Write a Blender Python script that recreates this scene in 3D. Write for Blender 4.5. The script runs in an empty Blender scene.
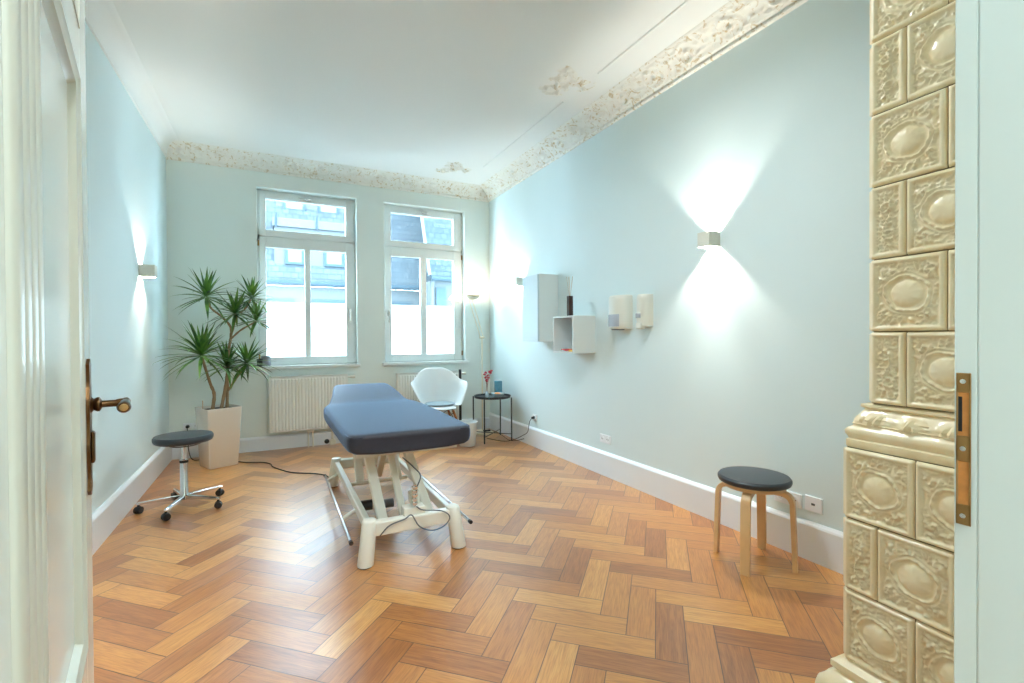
import bpy, bmesh, math, random
from mathutils import Vector, Matrix, Euler, noise

random.seed(7)
C = bpy.context.scene.collection
PI = math.pi
R = math.radians

# ------------------------------------------------------------------ node helpers
def new_mat(name):
    m = bpy.data.materials.new(name); m.use_nodes = True
    nt = m.node_tree; b = nt.nodes['Principled BSDF']
    return m, nt, b

def N(nt, typ, **kw):
    n = nt.nodes.new(typ)
    for k, v in kw.items(): setattr(n, k, v)
    return n

class MX:
    """tiny expression helper for shader math"""
    def __init__(s, nt): s.nt = nt
    def op(s, o, a, b=None, c=None):
        n = s.nt.nodes.new('ShaderNodeMath'); n.operation = o
        for i, v in enumerate((a, b, c)):
            if v is None: continue
            if isinstance(v, (int, float)): n.inputs[i].default_value = v
            else: s.nt.links.new(v, n.inputs[i])
        return n.outputs[0]
    def add(s, a, b): return s.op('ADD', a, b)
    def sub(s, a, b): return s.op('SUBTRACT', a, b)
    def mul(s, a, b): return s.op('MULTIPLY', a, b)
    def floor(s, a): return s.op('FLOOR', a)
    def lt(s, a, b): return s.op('LESS_THAN', a, b)
    def gt(s, a, b): return s.op('GREATER_THAN', a, b)
    def mn(s, a, b): return s.op('MINIMUM', a, b)
    def mix(s, f, a, b): return s.add(s.mul(s.sub(1, f), a), s.mul(f, b))

def simple(name, col, rough=.5, metal=0, noise_amt=.04, nscale=12, bump=0, bscale=200, coat=0, spec=.5, sheen=0, sheen_tint=None):
    m, nt, b = new_mat(name)
    tc = N(nt, 'ShaderNodeTexCoord')
    nz = N(nt, 'ShaderNodeTexNoise'); nz.inputs['Scale'].default_value = nscale; nz.inputs['Detail'].default_value = 5
    nt.links.new(tc.outputs['Object'], nz.inputs['Vector'])
    mx = N(nt, 'ShaderNodeMix', data_type='RGBA')
    c = Vector(col)
    mx.inputs[6].default_value = (*(c * (1 - noise_amt)), 1); mx.inputs[7].default_value = (*[min(1, v * (1 + noise_amt)) for v in c], 1)
    nt.links.new(nz.outputs['Fac'], mx.inputs[0]); nt.links.new(mx.outputs[2], b.inputs['Base Color'])
    b.inputs['Roughness'].default_value = rough; b.inputs['Metallic'].default_value = metal
    b.inputs['Coat Weight'].default_value = coat; b.inputs['Coat Roughness'].default_value = .08
    b.inputs['Specular IOR Level'].default_value = spec
    if sheen:
        b.inputs['Sheen Weight'].default_value = sheen; b.inputs['Sheen Roughness'].default_value = .28
        if sheen_tint: b.inputs['Sheen Tint'].default_value = (*sheen_tint, 1)
    if bump:
        n2 = N(nt, 'ShaderNodeTexNoise'); n2.inputs['Scale'].default_value = bscale; n2.inputs['Detail'].default_value = 4
        nt.links.new(tc.outputs['Object'], n2.inputs['Vector'])
        bp = N(nt, 'ShaderNodeBump'); bp.inputs['Strength'].default_value = bump; bp.inputs['Distance'].default_value = .002
        nt.links.new(n2.outputs['Fac'], bp.inputs['Height']); nt.links.new(bp.outputs['Normal'], b.inputs['Normal'])
    return m

M = {}
M['wall'] = simple('wall_paint', (.69, .815, .83), .62, noise_amt=.012, nscale=3, bump=.12, bscale=90)
M['wallback'] = simple('wall_paint_back', (.74, .82, .79), .62, noise_amt=.012, nscale=3, bump=.12, bscale=90)
M['ceil'] = simple('ceiling_paint', (.80, .825, .81), .7, noise_amt=.012, nscale=2)
M['white'] = simple('white_gloss_paint', (.80, .85, .89), .3, noise_amt=.02, nscale=4)
M['doorwhite'] = simple('door_paint', (.68, .75, .72), .22, noise_amt=.02, nscale=6, coat=.3)
M['doorcream'] = simple('door_moulding_beige', (.52, .54, .46), .3, noise_amt=.03, nscale=6, coat=.3)  # mouldings and reeded strip get a darker beige than the leaf
M['upvc'] = simple('window_frame_paint', (.72, .765, .75), .3, noise_amt=.01)
M['brass'] = simple('aged_brass', (.12, .062, .026), .33, 1, .4, 60, bump=.2, bscale=120)
M['brass2'] = simple('strike_brass', (.42, .25, .10), .3, 1, .25, 40)
M['oldwood'] = simple('raw_wood', (.55, .22, .05), .6, 0, .4, 60)
M['steel'] = simple('screw_steel', (.7, .7, .68), .25, 1)
M['chrome'] = simple('chrome', (.75, .76, .78), .12, 1, .02)
M['black'] = simple('black_plastic', (.012, .013, .015), .35)
M['blackmetal'] = simple('black_metal', (.02, .024, .03), .4, 0)
M['vinyl'] = simple('dark_vinyl', (.035, .045, .055), .38, 0, .1, 20, bump=.15, bscale=300)
M['towel'] = simple('charcoal_terry', (.022, .022, .034), .60, 0, .2, 40, bump=.6, bscale=420, sheen=1.0, sheen_tint=(.38, .62, 1.0))
M['enamel'] = simple('cream_enamel', (.78, .78, .70), .28, 0, .015, 8, coat=.2)
M['radiator'] = simple('radiator_enamel', (.82, .83, .79), .3, 0, .01)
M['pot'] = simple('white_pot', (.80, .78, .72), .18, 0, .015, 5, coat=.4)
M['soil'] = simple('soil', (.03, .022, .015), .9, 0, .5, 80, bump=.8, bscale=90)
M['bark'] = simple('dracaena_bark', (.33, .22, .12), .8, 0, .35, 50, bump=.6, bscale=150)
M['birch'] = simple('birch_ply', (.74, .50, .26), .4, 0, .08, 20)
M['chairwhite'] = simple('white_shell', (.80, .84, .85), .3, 0, .01)
M['pad'] = simple('grey_felt', (.30, .38, .42), .9, 0, .1, 60, bump=.4)
M['chairwood'] = simple('chair_wood', (.36, .13, .04), .45, 0, .2, 30)
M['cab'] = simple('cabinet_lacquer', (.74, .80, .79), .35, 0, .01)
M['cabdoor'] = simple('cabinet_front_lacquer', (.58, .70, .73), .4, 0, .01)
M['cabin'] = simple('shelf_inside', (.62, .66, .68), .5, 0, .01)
M['creamplastic'] = simple('cream_plastic', (.76, .77, .70), .3, 0, .01)
M['greyplastic'] = simple('grey_plastic', (.42, .46, .52), .25, 0, .03)
M['lamp'] = simple('plaster_lamp', (.66, .68, .60), .55, 0, .01)
M['creammetal'] = simple('cream_metal', (.74, .68, .52), .35, 0, .02)
M['brownglass'] = simple('brown_bottle', (.035, .016, .012), .15, 0, .1)
M['reed'] = simple('reed', (.55, .38, .22), .8)
M['red'] = simple('red_card', (.62, .02, .03), .4)
M['yellow'] = simple('yellow_card', (.85, .50, .03), .4)
M['tealglass'] = simple('teal_glass', (.06, .23, .33), .12, 0, .25, 50, coat=.5)
M['silver'] = simple('pale_bowl', (.55, .66, .72), .2, .3, .1, 30)
M['orange'] = simple('orange_fruit', (.65, .22, .04), .5, 0, .2, 40)
M['petal'] = simple('crimson_petal', (.42, .015, .04), .6, 0, .3, 80)
M['stem'] = simple('dry_stem', (.22, .10, .06), .7)
M['greyjar'] = simple('grey_ceramic', (.24, .27, .30), .6, 0, .06, 30)
M['bin'] = simple('bin_plastic', (.66, .70, .70), .35)
M['cable'] = simple('black_cable', (.012, .012, .014), .45)
M['gasket'] = simple('dark_gap', (.25, .23, .19), .7)
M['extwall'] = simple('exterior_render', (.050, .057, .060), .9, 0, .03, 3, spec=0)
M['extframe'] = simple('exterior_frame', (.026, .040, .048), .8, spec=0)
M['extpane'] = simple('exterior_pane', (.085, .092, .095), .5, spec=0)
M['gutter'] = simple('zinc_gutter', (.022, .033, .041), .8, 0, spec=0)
M['zinc'] = simple('grey_metal', (.10, .115, .13), .4, .2)
M['street'] = simple('asphalt', (0.084, 0.09, 0.096), .9)

# leaf
m, nt, b = new_mat('dracaena_leaf')
tc = N(nt, 'ShaderNodeTexCoord'); nz = N(nt, 'ShaderNodeTexNoise'); nz.inputs['Scale'].default_value = 9
nt.links.new(tc.outputs['Object'], nz.inputs['Vector'])
cr = N(nt, 'ShaderNodeValToRGB'); cr.color_ramp.elements[0].position = .35; cr.color_ramp.elements[0].color = (.018, .085, .022, 1)
cr.color_ramp.elements[1].position = .68; cr.color_ramp.elements[1].color = (.15, .32, .05, 1)
nt.links.new(nz.outputs['Fac'], cr.inputs[0]); nt.links.new(cr.outputs[0], b.inputs['Base Color'])
b.inputs['Roughness'].default_value = .35
M['leaf'] = m

# stove glaze
m, nt, b = new_mat('majolica_glaze')
tc = N(nt, 'ShaderNodeTexCoord'); nz = N(nt, 'ShaderNodeTexNoise'); nz.inputs['Scale'].default_value = 14; nz.inputs['Detail'].default_value = 6
nt.links.new(tc.outputs['Object'], nz.inputs['Vector'])
cr = N(nt, 'ShaderNodeValToRGB'); cr.color_ramp.elements[0].position = .3; cr.color_ramp.elements[0].color = (.83, .68, .41, 1)
cr.color_ramp.elements[1].position = .7; cr.color_ramp.elements[1].color = (.91, .80, .56, 1)
nt.links.new(nz.outputs['Fac'], cr.inputs[0]); nt.links.new(cr.outputs[0], b.inputs['Base Color'])
b.inputs['Roughness'].default_value = .38; b.inputs['Coat Weight'].default_value = .35; b.inputs['Coat Roughness'].default_value = .1
M['glaze'] = m
M['grout'] = simple('stove_joint', (.24, .17, .08), .9)

# stucco with remains of gilding
m, nt, b = new_mat('stucco_ornament')
tc = N(nt, 'ShaderNodeTexCoord'); nz = N(nt, 'ShaderNodeTexNoise'); nz.inputs['Scale'].default_value = 15; nz.inputs['Detail'].default_value = 3; nz.inputs['Distortion'].default_value = 2.2
nt.links.new(tc.outputs['Object'], nz.inputs['Vector'])
cr = N(nt, 'ShaderNodeValToRGB'); cr.color_ramp.elements[0].position = .56; cr.color_ramp.elements[0].color = (.80, .81, .76, 1)
cr.color_ramp.elements[1].position = .68; cr.color_ramp.elements[1].color = (.58, .48, .31, 1)
nt.links.new(nz.outputs['Fac'], cr.inputs[0]); nt.links.new(cr.outputs[0], b.inputs['Base Color'])
b.inputs['Roughness'].default_value = .7
M['stucco'] = m

# roof tiles outside
def roofmat(name, c1, c2):
    m, nt, b = new_mat(name)
    tc = N(nt, 'ShaderNodeTexCoord'); br = N(nt, 'ShaderNodeTexBrick')
    br.inputs['Scale'].default_value = 1; br.inputs['Brick Width'].default_value = .17; br.inputs['Row Height'].default_value = .15
    br.inputs['Mortar Size'].default_value = .012; br.inputs['Color1'].default_value = (*c1, 1); br.inputs['Color2'].default_value = (*c2, 1)
    br.inputs['Mortar'].default_value = (c1[0] * .55, c1[1] * .60, c1[2] * .65, 1)
    sx = N(nt, 'ShaderNodeSeparateXYZ'); cb = N(nt, 'ShaderNodeCombineXYZ')
    nt.links.new(tc.outputs['Object'], sx.inputs[0]); nt.links.new(sx.outputs[0], cb.inputs[0]); nt.links.new(sx.outputs[2], cb.inputs[1])
    nt.links.new(cb.outputs[0], br.inputs['Vector']); nt.links.new(br.outputs['Color'], b.inputs['Base Color'])
    b.inputs['Roughness'].default_value = .9; b.inputs['Specular IOR Level'].default_value = 0
    return m
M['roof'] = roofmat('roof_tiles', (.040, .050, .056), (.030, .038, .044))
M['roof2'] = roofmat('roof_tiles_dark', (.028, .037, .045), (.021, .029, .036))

# parquet: real herringbone computed per plank
m, nt, b = new_mat('oak_herringbone')
X = MX(nt)
geo = N(nt, 'ShaderNodeNewGeometry'); sx = N(nt, 'ShaderNodeSeparateXYZ'); nt.links.new(geo.outputs['Position'], sx.inputs[0])
th = .02623; a_ = .08096; Wd = a_ * math.sqrt(2); Ln = .56339 / math.sqrt(2); x0, y0 = -.02984, 3.1299
px = X.add(X.mul(sx.outputs[0], math.cos(th)), X.mul(sx.outputs[1], math.sin(th)))
py = X.sub(X.mul(sx.outputs[1], math.cos(th)), X.mul(sx.outputs[0], math.sin(th)))
r2 = 1 / math.sqrt(2)
Pa = (y0 - x0) * r2; qa = (y0 + x0) * r2
P_ = X.add(X.mul(X.sub(py, px), r2), Ln - Pa)
q_ = X.add(X.mul(X.add(py, px), r2), Wd - qa)
s_ = X.sub(P_, q_)
mm = X.floor(X.mul(X.add(s_, Wd), 1 / (2 * Ln)))
P1 = X.sub(P_, X.mul(mm, Ln)); q1 = X.add(q_, X.mul(mm, Ln))
k = X.floor(X.mul(q1, 1 / Wd))
Ph = X.sub(P1, X.mul(k, Wd)); qh = X.sub(q1, X.mul(k, Wd))
neg = X.lt(Ph, 0.0); over = X.gt(Ph, Ln); isV = X.op('MAXIMUM', neg, over)
Pv = X.add(P1, X.mul(neg, Ln)); qv = X.sub(q1, X.mul(neg, Ln))
k2 = X.floor(X.mul(X.sub(Pv, Ln), 1 / Wd))
vv = X.sub(X.sub(Pv, Ln), X.mul(k2, Wd)); vu = X.add(X.sub(qv, X.mul(k2, Wd)), Ln - Wd)
u = X.mix(isV, Ph, vu); v = X.mix(isV, qh, vv)
idk = X.mix(isV, k, X.add(k2, 517.3)); idm = X.sub(mm, X.mul(neg, 1.0))
cid = N(nt, 'ShaderNodeCombineXYZ'); nt.links.new(idk, cid.inputs[0]); nt.links.new(idm, cid.inputs[1]); nt.links.new(isV, cid.inputs[2])
wn = N(nt, 'ShaderNodeTexWhiteNoise'); wn.noise_dimensions = '3D'; nt.links.new(cid.outputs[0], wn.inputs[0])
ws = N(nt, 'ShaderNodeSeparateColor'); nt.links.new(wn.outputs['Color'], ws.inputs[0])
# grain
gv = N(nt, 'ShaderNodeCombineXYZ')
nt.links.new(X.add(X.mul(u, 2.2), X.mul(ws.outputs[0], 31.0)), gv.inputs[0]); nt.links.new(X.add(X.mul(v, 26.0), X.mul(ws.outputs[1], 17.0)), gv.inputs[1])
gn = N(nt, 'ShaderNodeTexNoise'); gn.inputs['Scale'].default_value = 2.2; gn.inputs['Detail'].default_value = 6; gn.inputs['Distortion'].default_value = .9
nt.links.new(gv.outputs[0], gn.inputs['Vector'])
gv2 = N(nt, 'ShaderNodeCombineXYZ')
nt.links.new(X.add(X.mul(u, 12.0), X.mul(ws.outputs[1], 31.0)), gv2.inputs[0]); nt.links.new(X.mul(v, 190.0), gv2.inputs[1])
gn2 = N(nt, 'ShaderNodeTexNoise'); gn2.inputs['Scale'].default_value = 1.0; gn2.inputs['Detail'].default_value = 3
nt.links.new(gv2.outputs[0], gn2.inputs['Vector'])
cr = N(nt, 'ShaderNodeValToRGB'); e = cr.color_ramp.elements
e[0].position = 0; e[0].color = (.24, .076, .015, 1); e[1].position = 1; e[1].color = (.70, .37, .11, 1)
for pz, cc in ((.2, (.36, .125, .026)), (.45, (.48, .190, .042)), (.75, (.58, .262, .062))):
    q = e.new(pz); q.color = (*cc, 1)
fac = X.add(X.mul(ws.outputs[2], .72), X.mul(X.sub(gn.outputs['Fac'], .34), .75))
nt.links.new(fac, cr.inputs[0])
dk = N(nt, 'ShaderNodeMix', data_type='RGBA', blend_type='MULTIPLY'); dk.inputs[0].default_value = .5
nt.links.new(cr.outputs[0], dk.inputs[6])
gr = N(nt, 'ShaderNodeValToRGB'); gr.color_ramp.elements[0].position = .35; gr.color_ramp.elements[0].color = (.55, .45, .38, 1); gr.color_ramp.elements[1].position = .55; gr.color_ramp.elements[1].color = (1, 1, 1, 1)
nt.links.new(gn2.outputs['Fac'], gr.inputs[0]); nt.links.new(gr.outputs[0], dk.inputs[7])
ed = X.mn(X.mn(v, X.sub(Wd, v)), X.mn(u, X.sub(Ln, u)))
jt = N(nt, 'ShaderNodeMapRange'); jt.inputs['From Min'].default_value = .0008; jt.inputs['From Max'].default_value = .0026
nt.links.new(ed, jt.inputs['Value'])
fin = N(nt, 'ShaderNodeMix', data_type='RGBA'); fin.inputs[6].default_value = (.060, .024, .009, 1)
nt.links.new(jt.outputs[0], fin.inputs[0]); nt.links.new(dk.outputs[2], fin.inputs[7]); nt.links.new(fin.outputs[2], b.inputs['Base Color'])
rr = X.add(.25, X.mul(ws.outputs[0], .10)); nt.links.new(X.add(rr, X.mul(gn.outputs['Fac'], .08)), b.inputs['Roughness'])
b.inputs['Specular IOR Level'].default_value = .6; b.inputs['Coat Weight'].default_value = .8; b.inputs['Coat Roughness'].default_value = .36
bp = N(nt, 'ShaderNodeBump'); bp.inputs['Strength'].default_value = .35; bp.inputs['Distance'].default_value = .001
hh = X.add(jt.outputs[0], X.add(X.mul(gn2.outputs['Fac'], .35), X.mul(ws.outputs[1], .4)))
nt.links.new(hh, bp.inputs['Height']); nt.links.new(bp.outputs['Normal'], b.inputs['Normal'])
M['floor'] = m

# glass
m = bpy.data.materials.new('window_glass'); m.use_nodes = True; nt = m.node_tree; nt.nodes.clear()
o = N(nt, 'ShaderNodeOutputMaterial'); tr = N(nt, 'ShaderNodeBsdfTransparent'); tr.inputs[0].default_value = (.93, .97, .98, 1)
gl = N(nt, 'ShaderNodeBsdfGlossy'); gl.inputs['Roughness'].default_value = .02; mx = N(nt, 'ShaderNodeMixShader'); mx.inputs[0].default_value = .06
nt.links.new(tr.outputs[0], mx.inputs[1]); nt.links.new(gl.outputs[0], mx.inputs[2]); nt.links.new(mx.outputs[0], o.inputs[0])
M['glass'] = m
m = bpy.data.materials.new('frosted_film'); m.use_nodes = True; nt = m.node_tree; nt.nodes.clear()
o = N(nt, 'ShaderNodeOutputMaterial'); tl = N(nt, 'ShaderNodeBsdfTranslucent'); tl.inputs[0].default_value = (.93, .97, .98, 1)
df = N(nt, 'ShaderNodeBsdfDiffuse'); df.inputs[0].default_value = (.8, .85, .86, 1); mx = N(nt, 'ShaderNodeMixShader'); mx.inputs[0].default_value = .12
nt.links.new(tl.outputs[0], mx.inputs[1]); nt.links.new(df.outputs[0], mx.inputs[2]); nt.links.new(mx.outputs[0], o.inputs[0])
M['film'] = m
m, nt, b = new_mat('lamp_diffuser'); b.inputs['Base Color'].default_value = (.9, .9, .9, 1)
b.inputs['Emission Color'].default_value = (1, .86, .66, 1); b.inputs['Emission Strength'].default_value = 6
M['glowwarm'] = m

# ------------------------------------------------------------------ mesh helpers
def link(name, bm, mat, parent=None, smooth=False, loc=None, rot=None):
    me = bpy.data.meshes.new(name)
    bmesh.ops.recalc_face_normals(bm, faces=bm.faces)
    bm.to_mesh(me); bm.free()
    mats = mat if isinstance(mat, (list, tuple)) else [mat]
    for mt in mats: me.materials.append(mt)
    if smooth:
        me.shade_smooth()
        if smooth != 'all': me.set_sharp_from_angle(angle=R(38))
    ob = bpy.data.objects.new(name, me); C.objects.link(ob)
    if parent: ob.parent = parent
    if loc is not None: ob.location = loc
    if rot is not None: ob.rotation_euler = rot
    return ob

def thing(name, label, cat, loc=(0, 0, 0), rz=0, group=None):
    o = bpy.data.objects.new(name, None); C.objects.link(o); o.empty_display_size = .1
    o.location = loc; o.rotation_euler = (0, 0, rz); o['label'] = label; o['category'] = cat
    if group: o['group'] = group
    return o
def tag(o, label, cat, group=None):
    o['label'] = label; o['category'] = cat
    if group: o['group'] = group
    return o
def struct(name, bm, mat, parent=None, **kw):
    o = link(name, bm, mat, parent, **kw)
    if parent is None: o['kind'] = 'structure'
    return o

def B(): return bmesh.new()
def mark(bm): return set(bm.verts), set(bm.faces)
def xform(bm, before, mtx):
    vs = [v for v in bm.verts if v not in before[0]]
    bmesh.ops.transform(bm, matrix=mtx, verts=vs)
def box(bm, x0, x1, y0, y1, z0, z1, bev=0, seg=2, mat=0, mtx=None):
    bk = mark(bm)
    r = bmesh.ops.create_cube(bm, size=1)
    bmesh.ops.transform(bm, matrix=Matrix.Translation(((x0 + x1) / 2, (y0 + y1) / 2, (z0 + z1) / 2)) @ Matrix.Diagonal((abs(x1 - x0), abs(y1 - y0), abs(z1 - z0), 1)), verts=r['verts'])
    if bev:
        es = list({e for v in r['verts'] for e in v.link_edges})
        bmesh.ops.bevel(bm, geom=es, offset=bev, segments=seg, affect='EDGES', profile=.5, clamp_overlap=True)
    if mat:
        for f in bm.faces:
            if f not in bk[1]: f.material_index = mat
    if mtx is not None: xform(bm, bk, mtx)
    return bm
def cyl(bm, p0, p1, r0, r1=None, seg=16, cap=True):
    r1 = r0 if r1 is None else r1
    p0, p1 = Vector(p0), Vector(p1); d = p1 - p0
    rot = d.to_track_quat('Z', 'Y').to_matrix().to_4x4()
    bmesh.ops.create_cone(bm, cap_ends=cap, segments=seg, radius1=r0, radius2=r1, depth=d.length, matrix=Matrix.Translation((p0 + p1) / 2) @ rot)
    return bm
def sphere(bm, c, r, seg=16, sc=(1, 1, 1)):
    bmesh.ops.create_uvsphere(bm, u_segments=seg, v_segments=max(6, seg // 2), radius=r, matrix=Matrix.Translation(c) @ Matrix.Diagonal((*sc, 1)))
    return bm
def catmull(P, n=6):
    P = [Vector(p) for p in P]
    if len(P) < 3: return P
    Q = [P[0] * 2 - P[1]] + P + [P[-1] * 2 - P[-2]]; out = []
    for i in range(1, len(Q) - 2):
        for j in range(n):
            t = j / n; a, b_, c, d = Q[i - 1], Q[i], Q[i + 1], Q[i + 2]
            out.append(.5 * ((2 * b_) + (c - a) * t + (2 * a - 5 * b_ + 4 * c - d) * t * t + (3 * b_ - a - 3 * c + d) * t ** 3))
    out.append(P[-1]); return out
def tube(bm, pts, rad, seg=10, flat=None, cap=True):
    """sweep a circle (or flat=(w,h) rectangle) along pts; rad may be list"""
    pts = [Vector(p) for p in pts]; n = len(pts)
    rads = rad if isinstance(rad, (list, tuple)) else [rad] * n
    rings = []; up = None
    for i, p in enumerate(pts):
        t = (pts[min(i + 1, n - 1)] - pts[max(i - 1, 0)]).normalized()
        if up is None:
            up = Vector((0, 0, 1)) if abs(t.z) < .9 else Vector((1, 0, 0))
        s = t.cross(up).normalized(); up = s.cross(t).normalized()
        ring = []
        for j in range(seg):
            a = 2 * PI * j / seg
            ring.append(bm.verts.new(p + (s * math.cos(a) + up * math.sin(a)) * rads[i]))
        rings.append(ring)
    for i in range(n - 1):
        for j in range(seg):
            bm.faces.new((rings[i][j], rings[i][(j + 1) % seg], rings[i + 1][(j + 1) % seg], rings[i + 1][j]))
    if cap: bm.faces.new(rings[0][::-1]); bm.faces.new(rings[-1])
    return bm
def lathe(bm, prof, seg=32, c=(0, 0, 0)):
    rings = []
    for r, z in prof:
        if r < 1e-5: rings.append([bm.verts.new((c[0], c[1], c[2] + z))])
        else: rings.append([bm.verts.new((c[0] + r * math.cos(2 * PI * j / seg), c[1] + r * math.sin(2 * PI * j / seg), c[2] + z)) for j in range(seg)])
    for a, b_ in zip(rings, rings[1:]):
        for j in range(seg):
            k_ = (j + 1) % seg
            if len(a) == 1 and len(b_) == 1: continue
            if len(a) == 1: bm.faces.new((a[0], b_[j], b_[k_]))
            elif len(b_) == 1: bm.faces.new((a[j], a[k_], b_[0]))
            else: bm.faces.new((a[j], a[k_], b_[k_], b_[j]))
    return bm
def grid(bm, nu, nv, fn, mat=0):
    V = [[bm.verts.new(fn(i / nu, j / nv)) for j in range(nv + 1)] for i in range(nu + 1)]
    for i in range(nu):
        for j in range(nv):
            f = bm.faces.new((V[i][j], V[i + 1][j], V[i + 1][j + 1], V[i][j + 1])); f.material_index = mat
    return V
def prism(bm, pts, axis_pts):
    """polygon pts (list of 3-vectors) extruded by vector"""
    d = Vector(axis_pts); a = [bm.verts.new(Vector(p)) for p in pts]; b_ = [bm.verts.new(Vector(p) + d) for p in pts]
    bm.faces.new(a); bm.faces.new(b_[::-1]); n = len(a)
    for i in range(n): bm.faces.new((a[i], a[(i + 1) % n], b_[(i + 1) % n], b_[i]))
    return bm
def copy_tree(o, parent=None):
    c = o.copy(); C.objects.link(c)
    if parent: c.parent = parent
    for ch in [x for x in bpy.data.objects if x.parent == o]: copy_tree(ch, c)
    return c

# ------------------------------------------------------------------ room dimensions (metres)
YB, XR, XL, ZC = 5.785, 2.57, -.930, 3.12
YF0, YF1 = .04, .244           # wall with the doorway
# floor
bm = B(); box(bm, XL - .02, XR + .02, -2.2, YB + .02, -.1, 0); struct('floor', bm, M['floor'])
bm = B(); box(bm, XL - .02, XR + .02, -2.2, YB + .3, ZC, ZC + .12); struct('ceiling', bm, M['ceil'])
bm = B(); box(bm, XL - .2, XL, -2.2, YB + .3, -.1, ZC + .1); struct('wall_left', bm, M['wall'])
bm = B(); box(bm, XR, XR + .2, -2.2, YB + .3, -.1, ZC + .1); struct('wall_right', bm, M['wall'])
W1 = (-.14, .885); W2 = (1.20, 2.225); ZS, ZT = .89, 2.826
bm = B()
for xa, xb in ((XL - .1, W1[0]), (W1[1], W2[0]), (W2[1], XR + .1)): box(bm, xa, xb, YB, YB + .3, -.1, ZC + .05)
for xa, xb in (W1, W2):
    box(bm, xa, xb, YB, YB + .3, -.1, ZS); box(bm, xa, xb, YB, YB + .3, ZT, ZC + .05)
bmesh.ops.remove_doubles(bm, verts=bm.verts, dist=1e-5)
struct('wall_back', bm, M['wallback'])
# wall with the doorway we look through
DX0, DX1, DH = -.135, .662, 2.42
bm = B(); box(bm, XL, DX0, YF0, YF1, 0, ZC); box(bm, DX1 + .03, XR, YF0, YF1, 0, ZC); box(bm, DX0, DX1 + .03, YF0, YF1, DH + .03, ZC)
struct('wall_front', bm, M['wall'])
bm = B(); box(bm, XL, XR, -2.3, -2.2, 0, ZC); struct('wall_rear', bm, M['ceil'])
# door frame (trim): rebate side with strike, lining, casing on both sides
bm = B()
box(bm, DX1, DX1 + .03, .2295, .2485, 0, DH, .001, 1)              # rebate
box(bm, DX1 - .0004, DX1 + .03, YF0 - .01, .2297, 0, DH, .002)                # deep lining / stop
box(bm, DX0 - .02, DX0, YF0 - .01, YF1 + .002, 0, DH, .002)
box(bm, DX0 - .0, DX1 - .001, YF0 - .009, YF1 + .001, DH, DH + .029, .002)
for y0_, y1_ in ((YF1, YF1 + .022), (YF0 - .022, YF0)):
    box(bm, DX1 + .055, DX1 + .17, y0_, y1_, 0, DH + .04, .006); box(bm, DX0 - .13, DX0 - .012, y0_, y1_, 0, DH + .04, .006)
    box(bm, DX0 - .14, DX1 + .18, y0_ - .003, y1_ + .003, DH + .03, DH + .15, .006)
struct('trim_1', bm, M['doorwhite'])
# strike plate in the jamb
sp = thing('strike_plate', 'old brass strike plate with two bare wood slots, screwed into right door jamb', 'strike plate', (DX1 - .0008, .2400, 1.076))
bm = B()
for za, zb in ((-.08, -.058), (-.012, .0155), (.062, .083)): box(bm, -.0015, 0, -.0062, .0062, za, zb, .0006, 1)
box(bm, -.0015, 0,   .0045, .0062, -.08, .083, .0004, 1); box(bm, -.0015, 0, -.0062, -.0045, -.08, .083, .0004, 1)
link('plate', bm, M['brass2'], sp)
for za, zb in ((-.058, -.012), (.0155, .062)):
    bm = B(); box(bm, -.0006, .0002, -.0046, .0046, za, zb); link('wood_slot', bm, M['oldwood'], sp)
bm = B(); box(bm, -.0010, .0004, .0012, .0044, .0200, .0575); link('latch_hole', bm, M['black'], sp)
for z in (-.07, .002, .074):
    bm = B(); cyl(bm, (-.0028, 0, z), (-.001, 0, z), .0026, .003, 12); link('screw', bm, M['steel'], sp, smooth=True)

# baseboards
def skirting(name, p0, p1, nrm, h=.205, t=.024):
    p0, p1, n = Vector(p0), Vector(p1), Vector(nrm); bm = B()
    prof = [(0, 0), (t, 0), (t, h - .022), (t * .8, h - .012), (t * .45, h - .004), (t * .3, h), (0, h)]
    prism(bm, [p0 + n * d + Vector((0, 0, z)) for d, z in prof], p1 - p0)
    return struct(name, bm, M['white'])
skirting('baseboard_right', (XR, .24, 0), (XR, YB, 0), (-1, 0, 0))
skirting('baseboard_left', (XL, .24, 0), (XL, YB, 0), (1, 0, 0))
skirting('baseboard_back', (XL, YB, 0), (XR, YB, 0), (0, -1, 0), .150)
skirting('baseboard_front', (DX1 + .13, YF1, 0), (XR, YF1, 0), (0, 1, 0))

# ------------------------------------------------------------------ stucco cornice
def ridged(x, y, z, oct_=3):
    s = 0; a = 1; f_ = 1
    for _ in range(oct_):
        s += a * (1 - abs(noise.noise((x * f_, y * f_, z))) * 2.6); a *= .5; f_ *= 2.1
    return s / 1.75
def scroll_h(u, v):
    """foliage scrolls: u along (metres), v 0..1 across"""
    per = .32; k_ = math.floor(u / per); lu = (u / per - k_) - .5; sgn = 1 if k_ % 2 else -1
    x, y = lu * per, (v - .5) * .17 * sgn
    r = math.hypot(x, y); a = math.atan2(y, x)
    sp_ = math.cos(a * 1.0 + r * 95.0)
    h = max(0, sp_) ** 1.5 * math.exp(-(r / .075) ** 2) * 1.0
    h += max(0, ridged(u * 16, v * 3.0, 3.1) - .38) * 1.0 * min(1, r / .07)
    h *= min(1, v / .1) * min(1, (1 - v) / .1)
    return max(0, h)
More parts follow.
